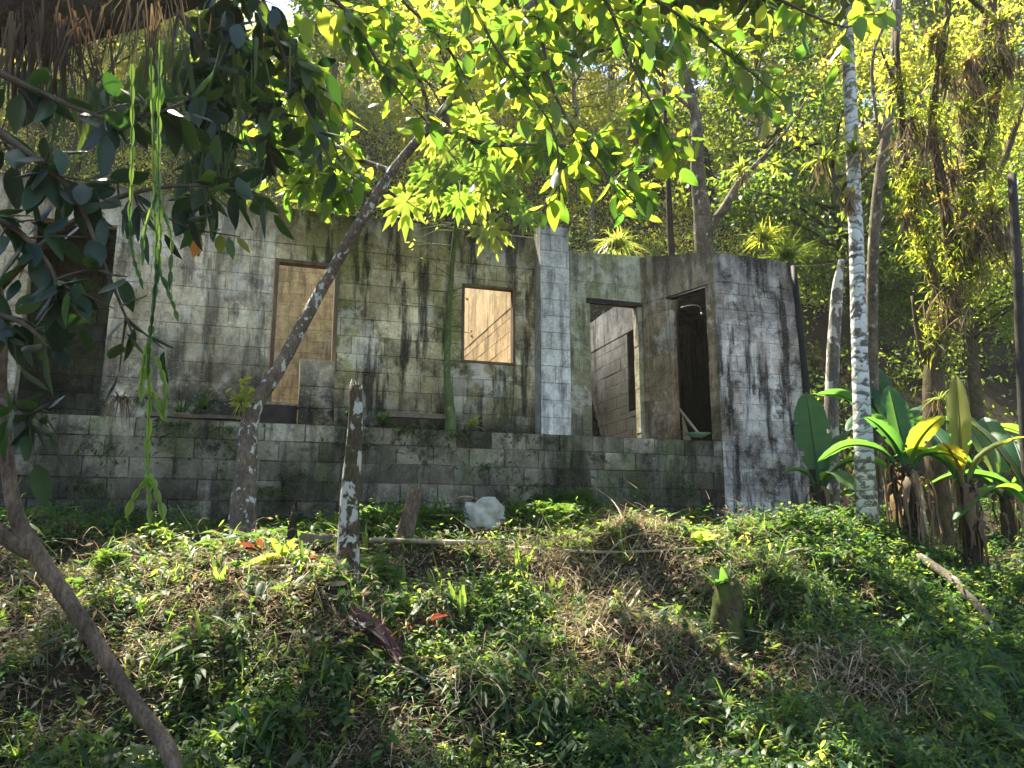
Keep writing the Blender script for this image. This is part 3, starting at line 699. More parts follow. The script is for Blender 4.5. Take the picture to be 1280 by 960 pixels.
wm.build('added_shade_branches', M['bark_dark'], ot); lm.build('added_shade_crown', M['leaf_dark'], ot)
# the twig with the orange leaf
wm, lm, lo2 = MB(), MB(), MB()
tw = pp((200, 268, 3.6), (240, 286, 3.6), (275, 292, 3.6), (300, 296, 3.6))
tube(wm, tw, [.006, .005, .004, .003], 5, 14)
leaves(lm, pp((262, 292, 3.6), (275, 292, 3.6), (296, 296, 3.6), (232, 282, 3.6), (285, 296, 3.6)), norm(np.array([[.25, 0, .1], [.1, 0, -1], [.5, 0, -.6], [.6, 0, .1], [.25, .1, -1.]])), [[.2, 1, .2], [1, .1, 0], [.5, .3, .6], [.2, 1, .2], [1, .2, 0]], [.07, .11, .11, .10, .12], [.03, .06, .04, .04, .05], [.9, .9, 1, .5, .2], T_LEAF)
leaves(lo2, pp((250, 297, 3.59)), [[-.25, 0, -1.]], [[1, .25, 0]], .11, .062, .5, T_LEAF, wav=.03)
o = thing('drooping_twig', tw[0], 'thin twig in front of the left wall carrying one orange leaf', 'twig')
wm.build('stem', M['twig'], o); lm.build('leaf', M['leaf_lime'], o); lo2.build('orange_leaf', M['leaf_orange'], o)

# dry fringes and strap-leaved epiphytes hanging from the limb
def hanging_clump(px, py, Y, n, L, label, mat, tb, wid=.018, name='hanging_epiphyte', cat='epiphyte'):
    c = at(px, py, Y); mb = MB()
    b = c + rng.normal(0, .07, (n, 3)) * [1.6, 1, .5]; d = norm(np.stack([rng.normal(0, .32, n), rng.normal(0, .3, n), -np.ones(n) + rng.uniform(0, .5, n)], -1))
    d[:, :2] *= .45; leaves(mb, b, d, rdir(n), L * rng.uniform(.4, 1.2, n), wid * rng.uniform(.5, 1.5, n), rng.uniform(*tb, n), T_STRAP, rng.uniform(0, .4, n))
    return tag(mb.build(name, mat, None, c), label, cat)
hanging_clump(75, 25, 3.55, 85, .42, 'brown dry strappy clump hanging at the top left beside the frame edge', M['leaf_dry'], (0, .06), .012)
hanging_clump(25, 40, 3.5, 50, .5, 'dark dry clump hanging in the extreme top left corner', M['leaf_dry'], (0, .25), .016)
hanging_clump(185, 10, 3.7, 70, .34, 'dry straw fringe hanging right of the dark limb', M['leaf_dry'], (.0, .35), .008)
hanging_clump(210, 60, 4.0, 26, .42, 'green strap leaf clump below the straw fringe', M['leaf_deep'], (0, .8), .03)
hanging_clump(110, 110, 3.9, 30, .4, 'dark strappy epiphyte below the dry clump at the upper left', M['leaf_deep'], (0, .4), .028)
hanging_clump(265, 190, 4.4, 150, .32, 'tufted wiry moss clump hanging just above the wall top at the left', M['leaf_deep'], (0, .9), .006)
hanging_clump(295, 70, 4.5, 24, .5, 'long narrow leaves dangling left of the leaning tree crown', M['leaf_deep'], (0, .9), .024)

# hanging jointed cactus: strings of flat green joints
def cactus():
    o = thing('hanging_cactus', at(190, 60, 2.9), 'long hanging chain cactus with bright green jointed tips before the left wall', 'cactus')
    mb, tips = MB(), MB()
    def chain(path, n, L, W, tb, m):
        C = smooth_path(pp(*path), n + 1)
        d = C[1:] - C[:-1]; l = np.linalg.norm(d, axis=1)
        a = rng.uniform(0, 3.1, n); sd = np.stack([np.cos(a), np.sin(a), 0 * a], -1)
        leaves(m, C[:-1], d, sd, l * 1.12, W * rng.uniform(.8, 1.2, n), rng.uniform(*tb, n), T_SWORD)
        leaves(m, C[:-1], d, np.cross(norm(d), sd), l * 1.12, W * .7, rng.uniform(*tb, n), T_SWORD)
    for path, n in [(((200, 50, 2.9), (198, 180, 2.9), (200, 300, 2.9), (190, 400, 2.9), (184, 470, 2.9)), 22),
                    (((188, 60, 2.9), (192, 200, 2.9), (195, 330, 2.9), (188, 420, 2.9)), 20),
                    (((165, 80, 2.95), (165, 200, 2.95), (163, 300, 2.95), (178, 360, 2.95)), 14),
                    (((195, 330, 2.9), (212, 370, 2.9), (222, 400, 2.9)), 5), (((196, 240, 2.9), (180, 290, 2.9), (178, 330, 2.9)), 5),
                    (((200, 250, 2.9), (214, 300, 2.9), (212, 360, 2.9)), 6)]:
        chain(path, n, .1, .021, (0, .35), mb)
    for path, n in [(((184, 430, 2.9), (186, 500, 2.9), (184, 570, 2.9), (186, 600, 2.9)), 9),
                    (((184, 430, 2.9), (178, 460, 2.9), (176, 500, 2.9)), 4), (((195, 445, 2.9), (206, 480, 2.9), (204, 515, 2.9)), 4),
                    (((190, 490, 2.9), (206, 525, 2.9)), 3),
                    (((186, 598, 2.9), (168, 618, 2.9), (158, 645, 2.9)), 3), (((186, 598, 2.9), (186, 625, 2.9), (188, 655, 2.9)), 3), (((187, 598, 2.9), (198, 620, 2.9), (204, 648, 2.9)), 3)]:
        chain(path, n, .1, .030, (.5, 1), tips)
    mb.build('stem', M['cactus'], o); tips.build('tips', M['cactus'], o)
cactus()

# --- the young papaya-like tree beside the window
pb_ = ST(on_t(563, 533, -.12)[0], -.12, ZT + .0)
pt = thing('papaya_tree', pb_, 'slender green stemmed young tree left of the window with large lobed yellow green leaves', 'tree')
mb = MB(); P = [pb_ - [0, 0, .3]] + pp((563, 520, 9.47), (559, 470, 9.45), (561, 400, 9.4), (566, 320, 9.35), (574, 250, 9.3), (577, 215, 9.2))
Cp, Tp = tube(mb, P, [.08, .065, .042, .036, .032, .027, .018], 12, 50, .012); mb.build('trunk', M['bark_papaya'], pt)
wm, lm = MB(), MB()
def lobed(mb_, c, nrm_, up, size, tint):
    nrm_ = norm(np.array(nrm_, float)); up = norm(up - nrm_ * (np.array(up) @ nrm_)); sd = np.cross(nrm_, up)
    n = 7
    for k in range(n):
        a = (k - (n - 1) / 2) / ((n - 1) / 2) * 2.55; d = up * math.cos(a) + sd * math.sin(a)
        L = size * (.62 - .16 * abs(a) / 2.55) * rng.uniform(.9, 1.1)
        leaves(mb_, [c], [d], [np.cross(nrm_, d)], L, L * .30, tint + rng.uniform(-.12, .12), T_LEAF, .25)
        for q in (-1, 1):
            d2 = norm(d + np.cross(nrm_, d) * q * .55)
            leaves(mb_, [c + d * L * .38], [d2], [np.cross(nrm_, d2)], L * .48, L * .2, tint + rng.uniform(-.12, .12), T_LEAF, .15)
for (px, py, Y, sz, a) in [(508, 252, 8.75, .60, -1), (574, 248, 8.5, .42, 0), (618, 215, 8.8, .55, 1), (612, 285, 8.8, .5, 1), (545, 240, 9.1, .5, -1), (600, 235, 9.1, .55, 1), (560, 190, 9.3, .62, -.3), (598, 175, 9.3, .6, .6), (640, 250, 8.9, .4, 1), (545, 170, 9.3, .5, -1), (590, 145, 9.3, .5, 0), (630, 180, 9.2, .5, 1), (570, 215, 9.0, .5, 0), (535, 215, 9.2, .45, -1), (655, 268, 8.7, .36, 1)]:
    c = at(px, py, Y); top = Cp[-1] if py < 260 else Cp[-6]
    tube(wm, [top, (top + c) / 2 + [0, 0, .06], c], [.008, .006, .005], 5, 10)
    d = norm(c - top); lobed(lm, c, [d[0] * .3 + rng.normal(0, .25), -1., rng.uniform(-.4, .1)], d * [1, 1, .2] + np.array([0, 0, -.35]), sz * 1.15, rng.uniform(.0, .6))
for k in range(26):                      # bare spent petioles and flower stalks
    i = rng.integers(20, 46); p = Cp[i]; a = rng.uniform(-.5, .5) + (0 if rng.random() < .5 else math.pi)
    L = rng.uniform(.15, .55); q = p + np.array([math.cos(a) * L, math.sin(a) * L * .5 - .1, rng.uniform(-.15, .22)])
    tube(wm, [p, (p + q) / 2 + [0, 0, rng.uniform(.0, .06)], q], [.007, .005, .003], 4, 7)
    if rng.random() < .5: leaves(lm, np.repeat([q], 3, 0) + rng.normal(0, .02, (3, 3)), rdir(3, -.2), rdir(3), .06, .03, rng.uniform(.5, 1, 3), T_DIA)
wm.build('petioles', M['bark_papaya'], pt); lm.build('crown', M['leaf_yellow'], pt)

# --- right hand side: pale palm trunk, slanting trunk, bromeliad tree, far trunks
def trunk_tree(name, label, pts, rad, mat, crown=None, sides=14, rough=.03, n=60, branches=(), leafmat='leaf_forest', group=None, cat='tree'):
    b = at(*pts[0]); b[2] = float(H(b[0], b[1])) - .15
    o = thing(name, b, label, cat, group); mb = MB()
    C, T = tube(mb, [b] + pp(*pts[1:]), rad, sides, n, rough)
    for br, rr in branches: tube(mb, pp(*br), rr, 9, None, .06)
    mb.build('trunk', mat, o)
    if crown:
        wm, lm = MB(), MB()
        for path, nt_ in crown: branch(lm, wm, pp(*path), np.linspace(.04, .01, len(path)), nt_, .5, 8, .13, .05, tb=(.1, 1.), spread=1.2)
        wm.build('branches', mat, o); lm.build('crown', M[leafmat], o)
    return o, C
palm, Cpalm = trunk_tree('palm_tree', 'straight pale trunk with white lichen bands standing right of the house corner', [(1085, 650, 9.3), (1083, 620, 9.3), (1076, 480, 9.3), (1071, 330, 9.3), (1066, 200, 9.3), (1060, 60, 9.3), (1056, -60, 9.3), (1052, -180, 9.3)],
    [.155, .125, .10, .092, .085, .08, .075, .07], M['bark_palm'])
wm, lm = MB(), MB(); top = Cpalm[-1]
for k in range(11):
    a = k * .571 + .2; L = 2.2; d = np.array([math.cos(a), math.sin(a), .55]); P = [top, top + d * L * .5, top + d * [L, L, L * .2]]
    C, T = tube(wm, P, [.03, .02, .006], 6, 14); m_ = 44; u = np.linspace(.15, 1, m_); ii = (u * 13).astype(int)
    sg = np.where(np.arange(m_) % 2, 1, -1)[:, None]; sd = np.cross(T[ii], [0, 0, 1.]) * sg
    leaves(lm, C[ii], sd + T[ii] * .5, T[ii], .55, .045, rng.uniform(.1, .8, m_), T_BLADE, .45)
wm.build('frond_stalks', M['bark_papaya'], palm); lm.build('fronds', M['leaf_forest'], palm)

trunk_tree('slanting_tree', 'thin grey trunk slanting up to the right just behind the pale palm trunk', [(1088, 560, 12.5), (1090, 420, 12.3), (1095, 260, 12), (1112, 130, 12), (1122, 0, 12), (1126, -160, 12)], [.10, .09, .08, .075, .07, .05], M['bark_grey'],
    crown=[(((1122, 0, 12), (1180, -60, 12), (1260, -90, 12)), 14), (((1122, -60, 12), (1040, -110, 12), (960, -130, 12)), 14)], branches=[(((1103, 190, 12), (1090, 80, 12), (1115, 10, 12.)), [.03, .025, .02])])
trunk_tree('pale_tree', 'short visible stretch of pale blotched trunk between house corner and palm', [(1036, 600, 13), (1040, 480, 13), (1046, 370, 13), (1052, 325, 13)], [.13, .11, .10, .05], bark_mat('bark_pale', (.10, .08, .06), (.3, .28, .24), (.62, .60, .55), .5, 5))
bt, Cb = trunk_tree('epiphyte_tree', 'rough forked tree covered in bromeliads at the right', [(1172, 610, 10.2), (1168, 530, 10.2), (1172, 430, 10.2), (1198, 350, 10.2), (1205, 250, 10.2), (1215, 130, 10.3), (1236, 20, 10.4), (1245, -120, 10.4)],
    [.16, .15, .14, .15, .14, .13, .11, .08], M['bark_mossy'], rough=.09, n=70,
    branches=[(((1185, 380, 10.2), (1160, 330, 10.2), (1135, 230, 10.1), (1125, 120, 10.0), (1120, 40, 10)), [.09, .075, .065, .05, .03]),
              (((1195, 350, 10.2), (1180, 250, 10.), (1165, 150, 9.9), (1180, 50, 9.8), (1190, -50, 9.8)), [.09, .08, .06, .05, .03]),
              (((1205, 250, 10.2), (1235, 180, 10.2), (1250, 100, 10.2)), [.06, .05, .03]),
              (((1170, 480, 10.2), (1150, 430, 10.2), (1140, 370, 10.2)), [.05, .04, .02]),
              (((1208, 340, 10.2), (1230, 260, 10.3), (1262, 180, 10.4), (1290, 90, 10.5)), [.07, .06, .05, .03])],
    crown=[(((1236, 20, 10.4), (1180, -30, 10.2), (1120, -60, 10)), 12), (((1215, 130, 10.3), (1270, 60, 10.3)), 6), (((1125, 120, 10.0), (1100, 60, 10)), 5)])
mb = MB()
for (px, py, Y, rr_, n_) in [(1205, 250, 10.1, .22, 800), (1198, 330, 10.1, .24, 1000), (1210, 160, 10.2, .2, 800), (1135, 230, 10., .12, 400), (1165, 150, 9.9, .13, 450), (1150, 300, 10.1, .13, 450), (1230, 60, 10.3, .2, 700), (1172, 420, 10.1, .16, 400), (1180, 60, 9.8, .14, 400), (1240, 220, 10.2, .14, 500), (1255, 120, 10.3, .15, 500), (1125, 110, 10, .1, 250), (1220, 300, 10.2, .2, 500)]:
    c = at(px, py, Y); q = c + rng.normal(0, rr_, (n_, 3)) * [.75, .75, 1.7]
    leaves(mb, q, rdir(n_, -.7), rdir(n_), rng.uniform(.04, .16, n_), rng.uniform(.008, .03, n_), rng.uniform(0, .75, n_), T_DIA, .3)
mb.build('hanging_moss', M['leaf_forest'], bt)
mb = MB()
for (px, py, Y, n_) in [(1205, 100, 10.1, 160), (1215, 290, 10, 160), (1245, 290, 10, 160), (1140, 170, 9.9, 120), (1172, 180, 9.8, 120), (1185, 380, 10., 120), (1240, 60, 10.2, 160)]:
    c = at(px, py, Y); q = c + rng.normal(0, .13, (n_, 3)) * [1, 1, 1.3]; leaves(mb, q, rdir(n_, -2.), rdir(n_), rng.uniform(.15, .4, n_), .018, rng.uniform(0, .8, n_), T_STRAP, .3)
mb.build('dead_leaf_beard', M['leaf_dry'], bt)
trunk_tree('forked_tree', 'twisted forked trunk rising behind the wall above the recess', [(878, 340, 14.5), (880, 300, 14.4), (872, 220, 14.3), (868, 140, 14.2), (840, 40, 14), (820, -80, 14)], [.20, .17, .12, .10, .08, .05], M['bark_grey'], rough=.06,
    branches=[(((884, 290, 14.4), (905, 260, 14.3), (925, 228, 14.2), (960, 190, 14)), [.10, .09, .07, .03])],
    crown=[(((840, 40, 14), (900, -30, 14), (960, -60, 14)), 16), (((868, 140, 14.2), (820, 100, 14), (770, 80, 14)), 14), (((940, 212, 14.1), (985, 160, 14), (1010, 120, 14)), 8)])
trunk_tree('thin_tree', 'thin dark trunk behind the wall just right of the grassy clump', [(842, 340, 15), (838, 290, 15), (835, 220, 15), (830, 120, 15), (822, -60, 15)], [.09, .07, .05, .04, .02], M['bark_dark'],
    crown=[(((830, 100, 15), (780, 40, 15), (730, 20, 15)), 14)])
# dark leaning pole at the right edge
b = at(1283, 640, 8.9); b[2] = float(H(b[0], b[1])) - .2; mb = MB(); tube(mb, [b] + pp((1279, 500, 8.9), (1272, 340, 8.9), (1265, 218, 8.9)), [.06, .058, .052, .045], 10, 14, .03)
tag(mb.build('pole', M['lintel'], None, b), 'dark charred wooden pole leaning at the right edge of the view', 'pole')

# --- background forest: four tree kinds copied over the hillside
def forest_tree(name, hgt, cr, nleaf, lsz, mat_leaf, mat_bark, lean, tb):
    o = thing(name, (0, 0, 0), 'x', 'tree'); mb, lm = MB(), MB()
    P = [np.zeros(3) - [0, 0, .4], np.array([lean * .3, 0, hgt * .35]), np.array([lean, .1, hgt * .7]), np.array([lean * 1.1, 0, hgt])]
    C, T = tube(mb, P, [.16, .13, .09, .03], 9, 26, .06)
    per = nleaf // 26
    for k in range(26):
        u = rng.uniform(.38, 1); p = C[int(u * 25)]; a = rng.uniform(0, 6.28); L = cr * rng.uniform(.5, 1.1) * (1.15 - .6 * abs(u - .65))
        e = p + np.array([math.cos(a) * L, math.sin(a) * L, L * rng.uniform(.0, .55)])
        tube(mb, [p, (p + e) / 2 + [0, 0, .1 * L], e], [.04, .025, .01], 5, 7, .05)
        for q in range(3):
            c = p + (e - p) * rng.uniform(.45, 1.1) + rng.normal(0, .25, 3); m_ = per // 3
            pos = c + rng.normal(0, 1, (m_, 3)) * [cr * .13, cr * .13, cr * .075]
            leaves(lm, pos, rdir(m_, -.4), rdir(m_), lsz * rng.uniform(.6, 1.3, m_), lsz * .45 * rng.uniform(.7, 1.3, m_), rng.uniform(*tb, m_) * .5 + rng.uniform(0, .5), T_DIA, .1)
    mb.build('trunk', mat_bark, o); lm.build('crown', mat_leaf, o); return o
kinds = [forest_tree('forest_tree', 9.5, 2.6, 8000, .21, M['leaf_forest'], M['bark_grey'], .8, (0, 1)),
         forest_tree('forest_tree', 8.0, 3.0, 9000, .18, M['leaf_forest'], M['bark_dark'], -.6, (.3, 1)),
         forest_tree('forest_tree', 11., 2.4, 7500, .24, M['leaf_deep'], M['bark_grey'], .4, (.2, 1)),
         forest_tree('forest_tree', 6.0, 2.2, 7500, .16, M['leaf_deep'], M['bark_mossy'], .3, (0, 1))]
FT = [ # px column, distance, kind, scale, label
 (60, 21, 1, 1.0, 'bushy forest tree on the slope at the far left behind the dark hanging leaves'),
 (185, 26, 0, 1.1, 'pale leaved forest tree on the slope behind the hanging cactus'),
 (300, 20.5, 3, 1.0, 'small bright green tree behind the wall top above the left doorway'),
 (395, 27, 2, 1.0, 'tall forest tree glimpsed below the patch of sky'),
 (470, 31, 0, 1.2, 'high forest tree on the slope left of the leaning trunk top'),
 (560, 24, 1, .95, 'olive leaved forest tree behind the papaya crown'),
 (655, 29, 1, 1.1, 'tall green forest tree above and behind the pillar'),
 (745, 24, 0, .8, 'sunlit forest tree behind the grassy clump on the wall'),
 (800, 34, 1, 1.3, 'high spreading forest tree at the top centre of the slope'),
 (905, 27, 1, .85, 'yellow green forest tree behind the twisted forked trunk'),
 (965, 20, 2, .8, 'dense dark green tree right behind the right hand room'),
 (1020, 31, 1, 1.2, 'tall hazy forest tree seen left of the pale palm trunk'),
 (1085, 18, 3, 1.2, 'low dark leafy tree between the palm trunk and the banana plants'),
 (1150, 25, 0, 1.1, 'hazy forest tree filling the gap right of the slanting trunk'),
 (1215, 17.5, 3, 1.0, 'small green tree behind the base of the bromeliad tree'),
 (1235, 29, 2, 1.2, 'tall hazy forest tree behind the upper bromeliad tree'),
 (1310, 21, 1, 1.0, 'bushy forest tree beyond the dark pole at the right edge'),
 (20, 34, 2, 1.3, 'highest forest tree at the far upper left of the slope'),
 (700, 42, 0, 1.5, 'farthest forest tree on the skyline over the pillar'),
 (930, 42, 2, 1.4, 'farthest forest tree on the skyline over the right hand room'),
 (1160, 40, 1, 1.5, 'farthest forest tree on the skyline right of the palm'),
 (1290, 33, 0, 1.5, 'very tall forest tree closing the view above the dark pole'),
 (1075, 36, 2, 1.5, 'very tall forest tree on the slope directly behind the palm top'),
 (1240, 40, 1, 1.6, 'farthest forest tree on the skyline at the upper right corner'),
 (240, 40, 0, 1.5, 'farthest forest tree on the skyline left of the patch of sky'),
 (380, 36, 1, 1.7, 'very tall forest tree on the slope right below the patch of sky'),
 (610, 38, 0, 1.6, 'very tall forest tree on the slope above the papaya crown'),
 (850, 38, 0, 1.7, 'very tall forest tree on the slope above the forked trunk'),
 (770, 34, 0, 1.5, 'broad pale forest tree midway up the slope above the grassy clump'),
 (1000, 37, 1, 1.7, 'very tall forest tree on the slope just left of the palm top'),
 (120, 32, 1, 1.5, 'broad forest tree on the slope behind the dry hanging fringe'),
 (500, 45, 1, 1.5, 'farthest forest tree on the skyline over the leaning tree'),
]
used = set()
for px, Y, k, sc_, lab in FT:
    p = at(px, 480, Y); p[2] = float(H(p[0], p[1]))
    if k not in used: used.add(k); o = kinds[k]; o.location = p; o.rotation_euler = (0, 0, rng.uniform(0, 6)); o.scale = (sc_,) * 3; o['label'] = lab; o['group'] = 'forest trees on the hillside'
    else: dup(kinds[k], p, rng.uniform(0, 6.28), lab, 'forest trees on the hillside', sc_)

# --- hillside undergrowth, one mass nobody could count
def undergrowth():
    for name, n, mat, lab, tb, L in (('undergrowth', 190000, M['leaf_forest'], 'sunlit small leaved scrub covering the hillside behind the ruin', (.3, 1), .13),
                         ('vine_cover', 90000, M['leaf_deep'], 'darker green vines and ferns low on the hillside behind the ruin', (0, 1), .17)):
        mb = MB(); ncl = n // 60
        a = rng.uniform(-.75, .80, ncl); Y = 14.5 + 30 * rng.random(ncl) ** 1.5
        x = np.tan(a) * Y; y = Y; s, t = toST(x, y)
        ok = (t > 5.8) | ((s > 5.0) & (t > 1.5)); ok &= ~((s > 4) & (t < 9)) if name == 'undergrowth' else True; x, y = x[ok], y[ok]; m_ = len(x)  # low right keeps only the darker leaves, forest shade done by leaf colour
        cz = H(x, y) + rng.uniform(.0, 1, m_) ** 1.5 * np.where(vnoise(x, y, .35, 9) > .45, 2.0, .7)
        rad = rng.uniform(.18, .5, m_); ct = rng.uniform(*tb, m_)
        C = np.repeat(np.stack([x, y, cz], -1), 60, 0); rr = np.repeat(rad, 60)[:, None]
        pos = C + rng.normal(0, 1, C.shape) * rr * [1, 1, .6]; k = len(pos)
        l = L * rng.uniform(.5, 1.3, k) * np.repeat(.7 + .02 * (y - 14), 60)
        leaves(mb, pos, rdir(k, -.2), rdir(k), l, l * .42, np.clip(np.repeat(ct, 60) * .8 + rng.uniform(0, .22, k), 0, 1), T_DIA)
        tag(mb.build(name, mat), lab, 'undergrowth', kind='stuff')
undergrowth()
# ------------------------------------------------------------------ bromeliads, tufts
def rosette(name, n, L, W, mat, tb, up=.5, droop=.8, dead=0):
    o = thing(name, (0, 0, 0), 'x', 'bromeliad'); mb = MB()
    a = rng.uniform(0, 6.28, n); el = rng.uniform(.1, 1.3, n)
    d = np.stack([np.cos(a) * np.cos(el), np.sin(a) * np.cos(el), np.sin(el) + up * .3], -1)
    leaves(mb, rng.normal(0, .015, (n, 3)), d, np.cross(d, [0, 0, 1.0]), L * rng.uniform(.6, 1.15, n), W * rng.uniform(.7, 1.2, n), rng.uniform(*tb, n), T_STRAP, droop * rng.uniform(.3, 1.2, n))
    mb.build('leaves', mat, o)
    if dead:
        mb = MB(); d = np.stack([rng.normal(0, .35, dead), rng.normal(0, .35, dead), -np.ones(dead)], -1)
        leaves(mb, rng.normal(0, .05, (dead, 3)), d, rdir(dead), L * rng.uniform(.5, 1.2, dead), W * rng.uniform(.5, 1.1, dead), rng.uniform(.1, .8, dead), T_STRAP, .1)
        mb.build('dead_leaves', M['leaf_dry'], o)
    return o
bro = [rosette('bromeliad', 26, .34, .035, M['brom'], (.2, 1), dead=26), rosette('bromeliad', 34, .42, .03, M['brom'], (.0, .6), dead=14), rosette('bromeliad', 20, .26, .04, M['brom'], (.5, 1), dead=34)]
BR = [(1070, 190, 9.15, 1, 1.1, 'large green bromeliad ringing the pale palm trunk beside a red flower'),
 (1062, 245, 9.2, 2, .9, 'orange tinged bromeliad on the palm trunk just below the large green one'),
 (1030, 200, 9.6, 1, 1.0, 'green bromeliad hanging left of the palm trunk'),
 (1074, 270, 9.3, 0, .6, 'small pale bromeliad lowest on the palm trunk'),
 (1170, 45, 9.8, 2, 1.2, 'bright yellow bromeliad at the very top of the forked bromeliad tree'),
 (1180, 95, 9.8, 0, 1.1, 'yellow bromeliad with a grey beard below the topmost one'),
 (1140, 150, 9.9, 0, .8, 'brown bearded bromeliad on the left limb of the bromeliad tree'),
 (1165, 165, 9.8, 0, .8, 'brown bearded bromeliad on the middle limb of the bromeliad tree'),
 (1212, 75, 10, 2, 1.1, 'amber bromeliad between the middle limb and the main trunk'),
 (1250, 30, 10.2, 0, 1.3, 'grey bearded bromeliad high on the main trunk at the right'),
 (1262, 75, 10.1, 0, 1.1, 'shaggy bromeliad hanging near the top right corner'),
 (1190, 215, 10, 2, 1.1, 'golden bromeliad halfway up the forked tree'),
 (1182, 250, 9.9, 2, .9, 'orange bromeliad under the golden one'),
 (1230, 200, 10, 1, .9, 'green bromeliad right of the golden one'),
 (1215, 290, 10, 2, 1.1, 'yellow green upright bromeliad low on the trunk fork'),
 (1245, 270, 10, 0, 1.3, 'large grey bearded bromeliad right of the trunk fork'),
 (1130, 270, 10, 2, .8, 'small yellow bromeliad on the lower left limb'),
 (1205, 140, 10, 1, 1.0, 'dark green bromeliad in the middle of the forked tree'),
 (1175, 500, 9.9, 1, .7, 'green bromeliad low on the trunk above the banana plants'),
 (925, 215, 14, 1, 1.1, 'dark bromeliad on the side limb of the twisted forked trunk'),
 (1155, 230, 9.9, 0, .9, 'shaggy bromeliad left of the golden one'),
 (1235, 130, 10.1, 0, 1., 'shaggy grey bromeliad on the main trunk under the amber one'),
 (1225, 345, 10.05, 1, .8, 'green bromeliad just under the trunk fork'),
]
us = set()
for px, py, Y, k, sc_, lab in BR:
    p = at(px, py, Y)
    if k not in us: us.add(k); o = bro[k]; o.location = p; o.scale = (sc_,) * 3; o['label'] = lab; o['group'] = 'bromeliads growing on the trunks'
    else: dup(bro[k], p, rng.uniform(0, 6.28), lab, 'bromeliads growing on the trunks', sc_)
# red flower spike by the palm
p = at(1080, 165, 9.1); mb = MB(); tube(mb, [p, p + [0, 0, .12], p + [.0, 0, .22]], [.006, .012, .004], 6, 5)
leaves(mb, p + rng.uniform(0, 1, (14, 1)) * [0, 0, .2], rdir(14, .5), rdir(14), .06, .02, rng.uniform(.6, 1, 14), T_DIA); tag(mb.build('flower_spike', M['leaf_red'], None, p), 'small red flower spike beside the palm trunk', 'flower')

def tuft(name, px, py, Y, n, L, W, mat, tb, label, droop=.7, cat='grass tuft', up=.5, on_ground=False):
    p = ground(px, py) if on_ground else at(px, py, Y); mb = MB()
    a = rng.uniform(0, 6.28, n); el = rng.uniform(.3, 1.45, n)
    d = np.stack([np.cos(a) * np.cos(el), np.sin(a) * np.cos(el), np.sin(el)], -1)
    leaves(mb, p + rng.normal(0, L * .07, (n, 3)) * [1, 1, .3], d, np.cross(d, [0, 0, 1.0]) + 1e-3, L * rng.uniform(.5, 1.15, n), W * rng.uniform(.7, 1.3, n), rng.uniform(*tb, n), T_BLADE, droop * rng.uniform(.3, 1.3, n))
    return tag(mb.build(name, mat, None, p), label, cat)
tuft('strap_leaf_tuft', 772, 308, 11.9, 230, .62, .022, M['brom'], (.0, .75), 'big round tuft of arching strap leaves on the slope above the recess wall', 1.0)
tuft('strap_leaf_tuft', 985, 322, 12.8, 220, .75, .014, M['leaf_deep'], (.1, 1), 'wiry grey green tuft rising behind the right wall top', .7)
tuft('strap_leaf_tuft', 955, 300, 13.4, 160, .7, .03, M['leaf_forest'], (.1, .8), 'shaggy strap leaf clump left of the wiry tuft behind the right wall', .8)
tuft('grass_tuft', 780, 705, 0, 34, .42, .016, M['grass'], (.3, 1), 'bright upright grass tuft on the crest below the recess', .15, on_ground=True)
tuft('grass_tuft', 905, 885, 0, 26, .34, .012, M['grass'], (.1, .7), 'arching grass tuft in the lower right foreground', .7, on_ground=True)
tuft('grass_tuft', 1010, 800, 0, 70, .35, .010, M['leaf_weed'], (.0, .5), 'dark grass tuft beside the drooping broad leaves', .6, on_ground=True)
tuft('grass_tuft', 640, 925, 0, 30, .34, .03, M['leaf_weed'], (.1, .8), 'broad bladed tuft at the bottom edge centre', .6, on_ground=True)
tuft('grass_tuft', 25, 955, 0, 30, .25, .02, M['grass'], (.0, .6), 'fern like tuft in the bottom left corner', .5, on_ground=True)
tuft('fern', 590, 532, 9.2, 46, .26, .02, M['leaf_yellow'], (.2, 1), 'pale yellow fern at the foot of the papaya stem', .5, 'fern')
tuft('fern', 440, 520, 8.95, 50, .26, .03, M['leaf_weed'], (.0, .6), 'dark fern on the ledge right of the white lichened post', .5, 'fern')
tuft('fern', 480, 528, 9.0, 50, .24, .03, M['leaf_weed'], (.0, .6), 'dark fern under the grey weathered plank', .5, 'fern')
tuft('fern', 255, 510, 8.5, 60, .32, .016, M['leaf_weed'], (.0, .7), 'feathery fern on the ledge left of the leaning tree', .5, 'fern')
tuft('fern', 225, 515, 8.35, 50, .30, .016, M['leaf_weed'], (.0, .6), 'second feathery fern farther left on the ledge', .5, 'fern')
tuft('dead_leaf_clump', 150, 500, 8.2, 40, .35, .03, M['leaf_dry'], (.1, .8), 'withered hanging leaf clump at the dark opening edge', 1.6, 'dead leaves')
# pink and cream flowering epiphyte on the leaning trunk
p = at(306, 498, 8.1); mb = MB(); leaves(mb, p + rng.normal(0, .05, (60, 3)) * [1, 1, 1.6], rdir(60), rdir(60), .12, .045, rng.uniform(.3, 1, 60), T_LEAF, .3)
tag(mb.build('flowering_epiphyte', M['leaf_yellow'], None, p), 'cream and green flowering clump on the leaning trunk', 'flower')

